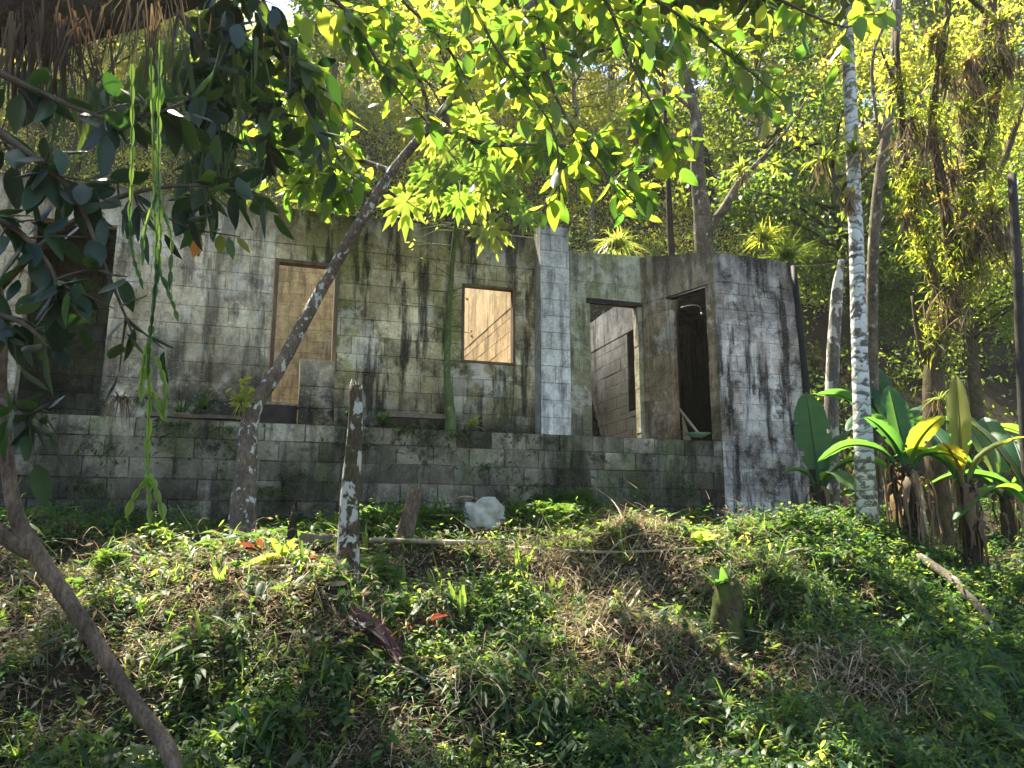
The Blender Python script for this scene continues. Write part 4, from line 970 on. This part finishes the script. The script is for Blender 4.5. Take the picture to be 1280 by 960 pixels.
# ------------------------------------------------------------------ banana plants
def banana(px, py, Y, hgt, rad, lv, label, dead=10, fallen=0):
    b = at(px, py, Y); b[2] = float(H(b[0], b[1])) - .05
    o = thing('banana_plant', b, label, 'banana plant', 'banana plants right of the house'); mb = MB()
    top = b + np.array([rng.uniform(-.05, .05), 0, hgt])
    tube(mb, [b, (b + top) / 2 + [.02, 0, 0], top], [rad, rad * .8, rad * .55], 12, 16, .06); mb.build('stem', M['bark_dark'], o)
    for az, el, L, W, bend, tint in lv:
        L *= 1.12; W *= .88
        m2 = MB(); d = np.array([math.cos(az) * math.cos(el), math.sin(az) * math.cos(el), math.sin(el)])
        P = [top - [0, 0, .15], top + d * L * .25, top + d * L * .62 + [0, 0, -bend * L * .12], top + d * L - np.array([0, 0, bend * L * .45])]
        n = 26; C, T = tube(m2, P, [.028, .02, .012, .004], 6, n, tint=tint)
        sd = norm(np.cross(T, [0, 0, 1.0]) + np.array([1e-3, 0, 0])); up = np.cross(sd, T)
        i0 = 6; V = []; u = np.linspace(0, 1, n - i0); tw_ = rng.uniform(-.25, .25)
        wd = W / 2 * np.sin(np.clip(.06 + u * .95, 0, 1) * math.pi) ** .55
        for q in (-1, 1):
            cols = 4; g = []
            for c in range(cols + 1):
                f = c / cols; rag = 1 + rng.uniform(-.05, .05, n - i0) * (c == cols)
                g.append(C[i0:] + (sd[i0:] * q * (f * wd * rag)[:, None]) * math.cos(.35) + up[i0:] * ((f * (1 - .75 * f)) * wd * .65 + f * wd * tw_ * q + rng.normal(0, .004, n - i0) * f)[:, None])
            g = np.stack(g, 1); r_ = n - i0; K = cols + 1; idx = np.arange(r_ * K).reshape(r_, K)
            qd = np.stack([idx[:-1, :-1], idx[:-1, 1:], idx[1:, 1:], idx[1:, :-1]], -1)
            split = set(rng.integers(2, r_ - 2, 4).tolist())       # wind tears
            keep = np.ones(qd.shape[:2], bool)
            for sp_ in list(split)[:2]: keep[sp_, 3:] = False
            tt_ = np.clip(tint + .12 + np.array([.35, .0, .04, .0, .0])[None, :] + rng.normal(0, .05, (r_, 1)), 0, 1); m2.raw(g.reshape(-1, 3), [qd[keep].reshape(-1, 4)], np.broadcast_to(tt_, (r_, K)).ravel(), 0)
        m2.build('leaf', M['leaf_banana'], o)
    if dead:
        for k in range(int(dead * 1.7)):
            m2 = MB(); a = rng.uniform(0, 6.28); p = b + (top - b) * rng.uniform(.45, .95); L = hgt * rng.uniform(.45, .9)
            r0 = rad * rng.uniform(1.0, 2.4); a += 0; q = p + np.array([math.cos(a) * r0, math.sin(a) * r0, -L])
            q[2] = max(q[2], float(H(q[0], q[1])) + .02)
            P = smooth_path([p, p + np.array([math.cos(a), math.sin(a), .1]) * r0 * .9, q], 9); n = 9
            w_ = rng.uniform(.008, .04) * np.sin(np.linspace(.1, .97, n) * math.pi) * rng.uniform(.4, 1.6, n) + .002; P = P + rng.normal(0, .012, (n, 3)); t_ = np.array([-math.sin(a), math.cos(a), 0])
            V = np.stack([P - t_ * w_[:, None], P + np.array([math.cos(a), math.sin(a), 0]) * w_[:, None] * .5 + rng.normal(0, .012, (n, 3)), P + t_ * w_[:, None]], 1)
            idx = np.arange(n * 3).reshape(n, 3); qd = np.stack([idx[:-1, :-1], idx[:-1, 1:], idx[1:, 1:], idx[1:, :-1]], -1).reshape(-1, 4)
            m2.raw(V.reshape(-1, 3), [qd], rng.uniform(.0, .75)); m2.build('dead_leaf', M['leaf_dry'], o)
    return o
PI = math.pi
banana(1030, 655, 9.7, .75, .09, [(1.45, 1.35, 1.15, .55, .1, .25), (-.2, .7, .95, .38, 1.0, .2), (.5, 1.0, 1.0, .45, .5, .1), (-1.4, .45, .7, .3, 1.3, .5), (2.8, .8, .5, .2, 1, .3)], 'banana plant with a broad upright blade tucked against the house corner', 12)
banana(1142, 690, 8.6, .95, .12, [(1.5, 1.3, .95, .42, .2, .2), (-1.2, .9, .75, .38, .5, .72), (2.6, .6, 1.0, .36, 1.1, .15), (.1, .55, .8, .3, 1.1, .3), (3.4, 1.0, .8, .35, .6, .1), (-.6, .5, .6, .26, 1.2, .5)], 'thick banana plant wrapped in brown dead leaves right of the palm trunk', 20)
banana(1213, 690, 8.5, 1.0, .075, [(.9, 1.35, 1.05, .30, .0, .95), (-2.4, .75, .6, .30, .5, 1.), (-.3, .8, .65, .26, .5, .9), (.25, .65, 1.05, .26, .5, .6), (3.0, .7, .8, .3, .9, .4), (1.6, .9, 1.1, .4, .5, .2)], 'banana plant with yellow lower leaves and one tall glowing leaf', 14)
banana(1255, 640, 10.5, .9, .09, [(2.6, .8, 1.3, .42, .8, .3), (1.2, 1.1, 1.4, .45, .5, .3), (-.2, .6, 1.2, .4, 1., .2), (3.4, .4, 1.2, .4, 1.0, .5), (-1.2, .4, 1.0, .36, 1.2, .4), (2., 1.2, 1.3, .4, .3, .6)], 'banana plant behind the yellow leaved one with torn drooping blades', 8)
banana(1120, 620, 12.0, 1.3, .10, [(2.9, .9, 1.5, .5, .8, .1), (.2, .7, 1.5, .45, .9, .2), (1.4, 1.2, 1.5, .45, .4, .0), (3.8, .5, 1.3, .4, 1.1, .2), (-.9, .4, 1.3, .4, 1.1, .3)], 'dark green banana plant in the shade behind the palm trunk', 5)
banana(1195, 610, 12.5, 1.2, .10, [(2.9, .7, 1.5, .5, .8, .2), (.2, .6, 1.6, .45, .9, .4), (1.4, 1.2, 1.5, .45, .4, .5), (4.0, .5, 1.3, .4, 1.1, .3), (-1., .4, 1.3, .4, 1.1, .2)], 'banana plant standing behind the bromeliad tree', 5)
banana(1300, 690, 8.8, .8, .09, [(2.9, .5, 1.2, .36, 1.0, .2), (3.5, .2, 1.1, .36, 1.0, .4), (2.2, 1.1, 1.3, .42, .5, .8), (1.2, 1.0, 1.1, .4, .5, .3)], 'banana plant cut by the right edge of the view', 6)
banana(912, 318, 13.8, .25, .05, [(1.3, 1.35, .75, .26, .2, .9), (.2, .8, .45, .18, .7, .8), (2.8, .8, .45, .18, .7, .7)], 'young banana plant glowing green above the right hand doorway wall', 0)

# ------------------------------------------------------------------ posts, stumps, stones, logs
def stump(name, pts, rad, mat, label, cat='stump', rough=.10, jag=True, sides=14):
    b = np.array(pts[0]); mb = MB(); C, T = tube(mb, pts, rad, sides, None, rough)
    if jag:
        n = 9; a = rng.uniform(0, 6.28, n); d = T[-1]; s1 = norm(np.cross(d, [0, 1., 0])); s2 = np.cross(s1, d)
        for q in a:
            p = C[-1] + (s1 * math.cos(q) + s2 * math.sin(q)) * rad[-1] * .7
            mb2 = [p - d * .04, p + d * rng.uniform(.01, .06)]; tube(mb, mb2, [rad[-1] * .3, rad[-1] * .06], 5, 3)
    return tag(mb.build(name, mat, None, b), label, cat)
g = ground(437, 722); Yp = g[1]
stump('post', [g - [0, 0, .12]] + pp((435, 690, Yp), (439, 610, Yp), (444, 530, Yp), (444, 482, Yp)), [.095, .085, .07, .056, .05], M['post'], 'broken upright trunk post with white lichen standing in front of the foundation', 'post', .05)
g = ground(503, 690); stump('stump', [g - [0, 0, .1]] + pp((507, 665, g[1]), (521, 610, g[1])), [.085, .07, .05], M['bark_fore'], 'short reddish leaning stump right of the lichened post')
g = ground(366, 700); stump('stump', [g - [0, 0, .1]] + pp((365, 675, g[1]), (367, 640, g[1])), [.06, .05, .02], M['bark_dark'], 'thin dark stump left of the lichened post')
g = ground(908, 790); stump('stump', [g - [0, 0, .15]] + pp((908, 760, g[1]), (912, 728, g[1])), [.15, .12, .10], bark_mat('stump_bark', (.03, .025, .012), (.12, .10, .05), (.07, .09, .02), .48, 6, .2), 'wide mossy stump on the bank with a green plant on top')
tuft('sprouting_plant', 905, 730, g[1], 12, .26, .09, M['leaf_weed'], (.1, .6), 'green plant sprouting from the mossy stump', .4, 'plant')
def rock(px, py, r, label, mat):
    g = ground(px, py); n, m_ = 14, 22; th = np.linspace(.02, math.pi - .02, n); ph = np.linspace(0, 2 * math.pi, m_, endpoint=False)
    TH, PH = np.meshgrid(th, ph, indexing='ij'); d = np.stack([np.sin(TH) * np.cos(PH), np.sin(TH) * np.sin(PH), np.cos(TH)], -1)
    e = .55; d2 = np.sign(d) * np.abs(d) ** e; d2 /= np.linalg.norm(d2, axis=-1, keepdims=True) ** .6
    k = 1 + .45 * (vnoise(d[..., 0] * 2 + d[..., 2] * 2, d[..., 1] * 2 + d[..., 2], 1.3, 5) - .5) + rng.uniform(-.02, .02, TH.shape)
    V = g + d2 * k[..., None] * np.array(r) + [0, 0, r[2] * .85]; idx = np.arange(n * m_).reshape(n, m_); i2 = np.roll(idx, -1, 1)
    mb = MB(); mb.raw(V.reshape(-1, 3), [np.stack([idx[:-1], idx[1:], i2[1:], i2[:-1]], -1).reshape(-1, 4)]); return tag(mb.build('rock', mat, None, g), label, 'rock')
rock(606, 668, (.21, .16, .19), 'pale concrete lump on the sunny crest below the window', M['stone'])
def stick(pts, r, label, mat='stick', name='stick', cat='stick'):
    P = []
    for px, py, dz in pts: g = ground(px, py); P.append(g + [0, 0, dz])
    mb = MB(); C, T = tube(mb, P, [r, r * .9, r * .6] if len(P) == 3 else [r, r * .7], 7, 16, .12)
    return tag(mb.build(name, M[mat], None, P[0]), label, cat)
stick([(1150, 712, .12), (1195, 750, .16), (1245, 800, .12)], .055, 'grey fallen log sloping down the bank under the banana plants', 'bark_grey', 'fallen_log', 'log')
stick([(300, 722, .06), (350, 722, .07), (412, 720, .07)], .018, 'thin grey pole lying level left of the lichened post')
stick([(465, 692, .12), (560, 694, .10), (640, 692, .10)], .022, 'pale pole lying along the crest right of the lichened post')
stick([(630, 698, .10), (760, 708, .12), (880, 702, .12)], .013, 'long thin pale stick crossing the crest beside the pale lump')
stick([(600, 740, .05), (640, 725, .06)], .014, 'short pale stick under the pale lump')
stick([(775, 790, .05), (800, 765, .16)], .018, 'short bleached stick poking up from the dry heap')
stick([(440, 838, .04), (500, 850, .08), (540, 868, .04)], .010, 'thin forked stick below the purple dead leaf')
stick([(740, 725, .06), (790, 700, .20), (870, 690, .12)], .009, 'thin arching stick over the dry heap')
stick([(800, 770, .03), (870, 790, .06), (980, 800, .03)], .007, 'hair thin stalk on the green bank')
stick([(1080, 700, .06), (1000, 705, .12), (960, 720, .05)], .012, 'grey stick among the weeds below the palm trunk')
p0_ = at(742, 608, 8.9); p1_ = ground(792, 690); mb = MB(); tube(mb, [p1_, (p0_ + p1_) / 2 + [.05, 0, .1], p0_], [.008, .006, .004], 5, 14, .05); tag(mb.build('dry_stalk', M['stick'], None, p1_), 'dry curved stalk rising above the crest in front of the recess', 'stalk')
# leaning twigs / bare stalk at the left
p0_ = at(222, 632, 7.0); p1_ = ground(258, 690); mb = MB(); tube(mb, [p1_, (p0_ + p1_) / 2, p0_], [.006, .005, .003], 5, 8); tag(mb.build('dry_stalk', M['stick'], None, p1_), 'thin dry stalk leaning left before the dark foundation', 'stalk')
# old boards lying behind the post
g0, g1 = ground(375, 690), ground(440, 700)
plank(g0 + [0, 0, .10], g1 + [0, 0, .12], .05, .12, 'plank', 'rotten brown board on edge behind the lichened post', 'plank', M['old_wood'])
g0, g1 = ground(370, 738), ground(425, 742)
plank(g0 + [0, 0, .03], g1 + [0, 0, .05], .12, .03, 'plank', 'pale plank flat on the ground left of the lichened post', 'plank', M['stick'])

# ------------------------------------------------------------------ single plants one can point at
def sword_plant(px, py, n, L, W, label, mat='grass', tb=(.2, .9), el=(1.0, 1.5), droop=.1, name='sword_leaf_plant', tpl=T_SWORD, cat='plant'):
    p = ground(px, py); mb = MB(); a = rng.uniform(0, 6.28, n); e = rng.uniform(*el, n)
    d = np.stack([np.cos(a) * np.cos(e), np.sin(a) * np.cos(e), np.sin(e)], -1)
    leaves(mb, p + rng.normal(0, .012, (n, 3)) * [1, 1, 0] - [0, 0, .02], d, np.stack([-np.sin(a) * .3 + 1, np.cos(a) * .4, 0 * a], -1), L * rng.uniform(.6, 1.1, n), W * rng.uniform(.8, 1.2, n), rng.uniform(*tb, n), tpl, droop)
    return tag(mb.build(name, M[mat], None, p), label, cat, 'single plants on the bank')
for a in [(270, 735, 3, .30, .05, 'glowing upright sword leaf plant left of the thin dark stump'), (375, 720, 4, .30, .045, 'upright sword leaf plant at the foot of the thin dark stump'),
    (250, 812, 2, .28, .045, 'single bright vertical leaf low on the left bank'), (178, 775, 4, .24, .03, 'small upright leaf tuft on the left bank by the fallen bark'),
    (215, 690, 3, .25, .035, 'grey green pair of leaves below the hanging cactus'), (480, 650, 3, .26, .045, 'tall yellow green leaf pair right of the lichened post'),
    (500, 735, 4, .26, .035, 'narrow leaf plant under the leaning stump'), (545, 742, 3, .25, .05, 'sunlit upright leaf plant on the crest left of the pale lump'),
    (575, 770, 4, .28, .05, 'tall sword leaf plant on the crest centre'), (600, 745, 3, .22, .045, 'short sword leaf plant just below the pale lump'),
    (650, 720, 5, .30, .05, 'sword leaf cluster right of the pale lump'), (685, 700, 4, .26, .04, 'sword leaf cluster on the crest under the pillar'),
    (695, 745, 4, .26, .05, 'dark sword leaves in the shade below the pillar'), (420, 700, 3, .28, .04, 'leaf pair hugging the lichened post'),
    (305, 905, 3, .22, .045, 'bright leaf plant low beside the bent trunk'), (255, 660, 2, .25, .035, 'silvery upright leaf before the dark foundation'),
    (455, 690, 5, .30, .03, 'upright stalks just right of the lichened post')]:
    sword_plant(*a)
sword_plant(352, 700, 16, .30, .08, 'lush cream and green leaf clump at the foot of the leaning tree', 'leaf_yellow', (.2, 1), (.2, 1.3), .4)
sword_plant(320, 690, 12, .26, .07, 'red tinged leaf clump left of the thin dark stump', 'leaf_red', (.6, 1), (.1, 1.2), .4)
sword_plant(390, 705, 10, .26, .08, 'red and cream leaves between the thin stump and the lichened post', 'leaf_red', (.5, 1), (.1, 1.2), .4)
sword_plant(165, 697, 5, .10, .04, 'tiny scarlet leaf cluster on the left crest', 'leaf_red', (.8, 1), (.3, 1.3), .3)
sword_plant(945, 950, 8, .14, .06, 'small coral red leaf plant at the bottom right of centre', 'leaf_red', (.8, 1), (.2, 1.3), .3)
sword_plant(605, 795, 9, .14, .045, 'reddish brown leaf tuft on the middle bank', 'leaf_red', (.2, .7), (.2, 1.3), .3)
sword_plant(515, 790, 12, .30, .06, 'rusty red upright leaves right of the purple dead leaf', 'leaf_red', (.2, .9), (.1, 1.3), .3)
sword_plant(490, 800, 10, .24, .07, 'scarlet leaf cluster overlapping the purple dead leaf', 'leaf_red', (.5, .85), (.1, 1.2), .3)
sword_plant(430, 840, 6, .16, .12, 'round grey green leaves below the purple dead leaf', 'leaf_weed', (0, .3), (.1, 1.0), .3, tpl=T_LEAF)
sword_plant(870, 680, 9, .28, .11, 'yellow broad leaf seedling on the crest before the foundation', 'leaf_yellow', (.1, .9), (.3, 1.4), .3, tpl=T_LEAF)
sword_plant(1030, 700, 10, .22, .13, 'round pale leaves in the shade left of the palm foot', 'leaf_weed', (0, .4), (.1, 1.0), .4, tpl=T_LEAF)
sword_plant(1075, 760, 14, .28, .10, 'large dull leaves left of the grey fallen log', 'leaf_weed', (0, .5), (-.3, 1.0), .7, tpl=T_LEAF)
sword_plant(1085, 740, 26, .3, .018, 'brown dried grassy tuft above the large dull leaves', 'leaf_dry', (.2, .9), (-.2, 1.3), 1.0, tpl=T_BLADE)
for i, (px, py) in enumerate([(1110, 800), (1145, 780), (1160, 830), (1195, 810), (1225, 850), (1130, 850), (1190, 870), (1255, 820)]):
    lab = ['highest cluster of big drooping leaves beside the fallen log', 'big drooping leaves directly below the fallen log', 'big drooping leaves in the middle of the right bank', 'big drooping leaves near the lower end of the fallen log',
           'big drooping leaves far right below the fallen log', 'big drooping leaves left of centre of the right bank', 'lowest cluster of big drooping leaves on the right bank', 'big drooping leaves closest to the right edge'][i]
    sword_plant(px, py, 24, .36, .11, lab, 'leaf_banana', (0, .35), (.2, 1.3), .95, 'broad_leaf_plant', T_LEAF)
# purple dead banana leaf
g = ground(462, 800); mb = MB()
for k in range(9):
    leaves(mb, [g + [-.25 + .03 * k, .06, .10 + rng.uniform(-.03, .05)]], [[1, -.3 - .12 * k, .12 - .06 * k]], [[rng.uniform(-.2, .4), .6, rng.uniform(.3, 1)]], rng.uniform(.3, .55), rng.uniform(.06, .12), rng.uniform(.0, .35), T_STRAP, .4, wav=.04)
tag(mb.build('dead_banana_leaf', M['leaf_red'], None, g), 'crumpled purple brown dead leaf lying on the middle left bank', 'dead leaf')

# ------------------------------------------------------------------ ground cover: masses nobody could count
def scatter(n, Y0, Y1, a0=-.74, a1=.74, pw=1.0):
    Y = Y0 + (Y1 - Y0) * rng.random(n) ** pw; a = rng.uniform(a0, a1, n); x = a * Y; s, t = toST(x, Y)
    ok = (t < -.33) | ((s > 4.15)); return x[ok], Y[ok]
def dryness(x, y):                                     # where the bank has been cut and lies dry
    d = bump(x, y, -3.4, 6.0, 2.2, 1.) + bump(x, y, 1.0, 7.4, 1.2, 1.) + bump(x, y, 1.0, 6.1, .7, .9) + bump(x, y, -1.4, 6.7, 1.3, .8) + bump(x, y, 2.1, 5.2, .6, .9) + bump(x, y, -.5, 5.2, .6, .5) + bump(x, y, 2.6, 7.6, .8, .6)
    return np.clip(d * .95 - .06 + (vnoise(x, y, 1.7, 21) - .5) * 1.1, 0, 1)
def weeds(name, n, k, Lr_, asp, hr, mat, tb, lab, thr, seed, Y0=3.3, Y1=10.5, droop=.35, tpl=T_DIA, dry=False):
    x, y = scatter(n, Y0, Y1, pw=.9); m_ = vnoise(x, y, 2.6, seed) * .6 + vnoise(x, y, 7, seed + 1) * .4; dn = dryness(x, y)
    keep = (m_ > thr) & ((rng.random(len(x)) < dn + .12) if dry else (rng.random(len(x)) > dn * .85)); x, y, m_ = x[keep], y[keep], m_[keep]; N = len(x)
    h = rng.uniform(*hr, N) * (.4 + 1.5 * (m_ - thr)); z = H(x, y); lx, ly = rng.normal(0, .25, (2, N)) * h
    f = rng.uniform(.05, 1, (N, k)); P = np.stack([x[:, None] + lx[:, None] * f, y[:, None] + ly[:, None] * f, z[:, None] + h[:, None] * f], -1).reshape(-1, 3)
    Q = len(P); d = rdir(Q, -.1); d[:, 2] = d[:, 2] * .6 + rng.uniform(-.1, .45, Q); d[:, 1] -= .15
    l = rng.uniform(*Lr_, Q); sd = np.cross(d, [0, 0, 1.]) + rng.normal(0, .3, (Q, 3))
    mb = MB(); leaves(mb, P, d, sd, l, l * asp * rng.uniform(.7, 1.3, Q), np.clip(np.repeat(rng.uniform(*tb, N), k) + rng.normal(0, .12, Q), 0, 1), tpl, droop)
    tag(mb.build(name, M[mat]), lab, 'ground cover', kind='stuff')
weeds('weeds', 30000, 9, (.018, .055), .42, (.03, .30), 'leaf_weed', (.0, .85), 'mixed small leaved green weeds covering the bank', .34, 31, Y1=8.7)
weeds('weeds', 9500, 8, (.04, .085), .5, (.05, .30), 'leaf_weed', (.0, .7), 'middle sized heart leaved weeds on the bank', .42, 35, tpl=T_LEAF, Y1=8.5)
weeds('weeds', 9000, 9, (.05, .10), .4, (.05, .3), 'leaf_weed', (.0, .5), 'taller darker weeds on the crest and under the banana plants', .35, 41, Y0=6.5, Y1=14)
weeds('weeds', 3400, 7, (.06, .12), .45, (.05, .3), 'leaf_deep', (.0, .6), 'larger dark leaved weeds scattered over the shaded bank', .42, 51, tpl=T_LEAF, Y1=9)
weeds('weeds', 5200, 7, (.10, .2), .2, (.06, .34), 'leaf_weed', (.0, .6), 'narrow long leaved weeds rising above the small ones', .45, 55, tpl=T_LEAF, Y1=9, droop=.5)
weeds('weeds', 3600, 8, (.035, .08), .36, (.08, .42), 'leaf_yellow', (.0, .9), 'yellow green fresh weed shoots catching the sun', .45, 61, tpl=T_LEAF, Y1=9, dry=False)
weeds('leaf_litter', 70000, 2, (.02, .085), .3, (.0, .05), 'leaf_dry', (.0, 1.0), 'dry brown leaf litter lying on the bank', .25, 71, tpl=T_DIA, dry=True, droop=.1)
def blades(name, n, L, W, mat, tb, lab, dry, thr, seed, el=(.1, 1.4), droop=.6, Y1=10):
    x, y = scatter(n, 3.3, Y1); m_ = vnoise(x, y, 2.2, seed); dn = dryness(x, y)
    keep = (m_ > thr) & ((rng.random(len(x)) < dn + .1) if dry else (rng.random(len(x)) > dn * .7)); x, y = x[keep], y[keep]; N = len(x)
    a = rng.uniform(0, 6.28, N); e = rng.uniform(*el, N); d = np.stack([np.cos(a) * np.cos(e), np.sin(a) * np.cos(e), np.sin(e)], -1)
    mb = MB(); leaves(mb, np.stack([x, y, H(x, y) + rng.uniform(-.01, .05 if dry else 0.0, N)], -1), d, np.cross(d, [0, 0, 1.]) + 1e-3, L * rng.uniform(.4, 1.3, N), W * rng.uniform(.6, 1.4, N), rng.uniform(*tb, N), T_BLADE, droop * rng.uniform(.3, 1.4, N))
    tag(mb.build(name, M[mat]), lab, 'grass' if not dry else 'straw', kind='stuff')
blades('long_grass', 9000, .48, .011, 'leaf_weed', (.0, .8), 'long arching dull green grass blades over the bank', False, .48, 85, (.3, 1.5), 1.0, 9)
blades('grass', 26000, .24, .007, 'grass', (.0, .7), 'thin green grass growing through the weeds', False, .42, 81)
blades('dry_straw', 34000, .28, .0055, 'leaf_dry', (.2, 1), 'cut straw and dead stalks strewn over the bank', True, .3, 91, (-.05, .7), .45)
mb = MB()
for px, py, rr_, n_, L in [(690, 712, .3, 900, .3), (735, 745, .3, 1000, .3), (765, 785, .25, 900, .28), (800, 805, .2, 700, .28), (830, 692, .3, 800, .3), (655, 695, .25, 700, .25), (760, 700, .35, 900, .3),
                           (1090, 880, .3, 1300, .3), (1045, 855, .2, 800, .28), (1130, 905, .2, 600, .25), (410, 770, .25, 600, .25), (350, 760, .3, 800, .22), (50, 755, .4, 1200, .22), (120, 715, .4, 1100, .22), (240, 700, .35, 800, .22),
                           (600, 880, .2, 500, .25), (660, 840, .2, 500, .25), (850, 720, .3, 700, .3), (900, 680, .3, 600, .3), (560, 715, .3, 600, .25), (30, 800, .3, 800, .2)]:
    g = ground(px, py); q = g + rng.normal(0, rr_, (n_, 3)) * [1, .8, 0]; q[:, 2] = H(q[:, 0], q[:, 1]) + rng.exponential(.06, n_)
    n_ = int(n_ * .5); q = q[:n_]; a = rng.uniform(0, 6.28, n_); e = rng.normal(.1, .35, n_); d = np.stack([np.cos(a) * np.cos(e), np.sin(a) * np.cos(e), np.sin(e)], -1)
    leaves(mb, q, d, np.cross(d, [0, 0, 1.]) + 1e-3, L * rng.uniform(.3, 1.3, n_), rng.uniform(.003, .009, n_), rng.uniform(.45, 1, n_), T_BLADE, rng.uniform(-.2, .8, n_))
    k_ = n_ // 3; leaves(mb, q[:k_], rdir(k_, -.1), rdir(k_), rng.uniform(.03, .09, k_), .022, rng.uniform(.3, 1, k_), T_DIA, .2)
tag(mb.build('dry_brush', M['leaf_dry']), 'tangled pale cut brush and straw heaped along the crest and cuttings', 'straw', kind='stuff')
mb = MB()
for s_, z_, n_ in [(-5.6, 2.75, 90), (-4.9, 2.5, 60), (-4.3, 2.8, 110), (-3.7, 2.75, 90), (-2.9, 2.3, 70), (-2.35, 2.8, 120), (-1.7, 2.85, 150), (-1.3, 2.8, 110), (-.7, 2.45, 70), (-.3, 2.85, 60), (.3, 2.3, 90), (-.1, 2.2, 120), (1.3, 2.1, 60), (1.9, 2.25, 60), (2.9, 1.95, 80), (3.6, 1.9, 90), (-6.3, 2.8, 120), (-5.0, 2.1, 120), (-3.3, 2.1, 140)]:
    q = ST(s_, -.30, z_) + np.stack([rng.normal(0, .16, n_) * UX[0], rng.normal(0, .02, n_) - .03, -rng.exponential(.12, n_) + .05], -1)
    leaves(mb, q, rdir(n_, -.5) + [0, -.5, 0], rdir(n_), rng.uniform(.03, .09, n_), rng.uniform(.015, .03, n_), rng.uniform(0, .6, n_), T_LEAF, .3)
tag(mb.build('wall_creepers', M['leaf_deep']), 'small creeping plants and ferns rooted in the joints of the foundation', 'creeper', kind='stuff')
# ferns and creepers on the bank against the foundation
def bank_ferns():
    n = 3400; s = rng.uniform(-8.5, 4.2, n); t = -.30 - rng.exponential(.5, n); p = B0 + np.outer(s, UX) + np.outer(t, VX); k = vnoise(p[:, 0], p[:, 1], 1.5, 101) > .38
    p = p[k]; n = len(p); z = H(p[:, 0], p[:, 1]); mb = MB()
    for q in range(7):
        a = rng.uniform(0, 6.28, n); e = rng.uniform(.1, 1.2, n); d = np.stack([np.cos(a) * np.cos(e), -np.abs(np.sin(a)) * np.cos(e), np.sin(e)], -1); L = rng.uniform(.14, .42, n)
        for j in range(8):
            u = .15 + j * .11; b = np.column_stack([p, z]) + d * (L * u)[:, None] - np.array([0, 0, 1.]) * (L * u * u * .6)[:, None]
            for sg in (-1, 1):
                sd = np.cross(d, [0, 0, 1.]) * sg + d * .5 - [0, 0, .2]; l = L * .34 * (1.05 - u)
                leaves(mb, b, sd, d, l, l * .34, rng.uniform(0, .35, n), T_DIA, .2)
    tag(mb.build('bank_ferns', M['leaf_deep']), 'dark ferns and creepers on the earth bank at the foot of the foundation', 'fern', kind='stuff')
bank_ferns()
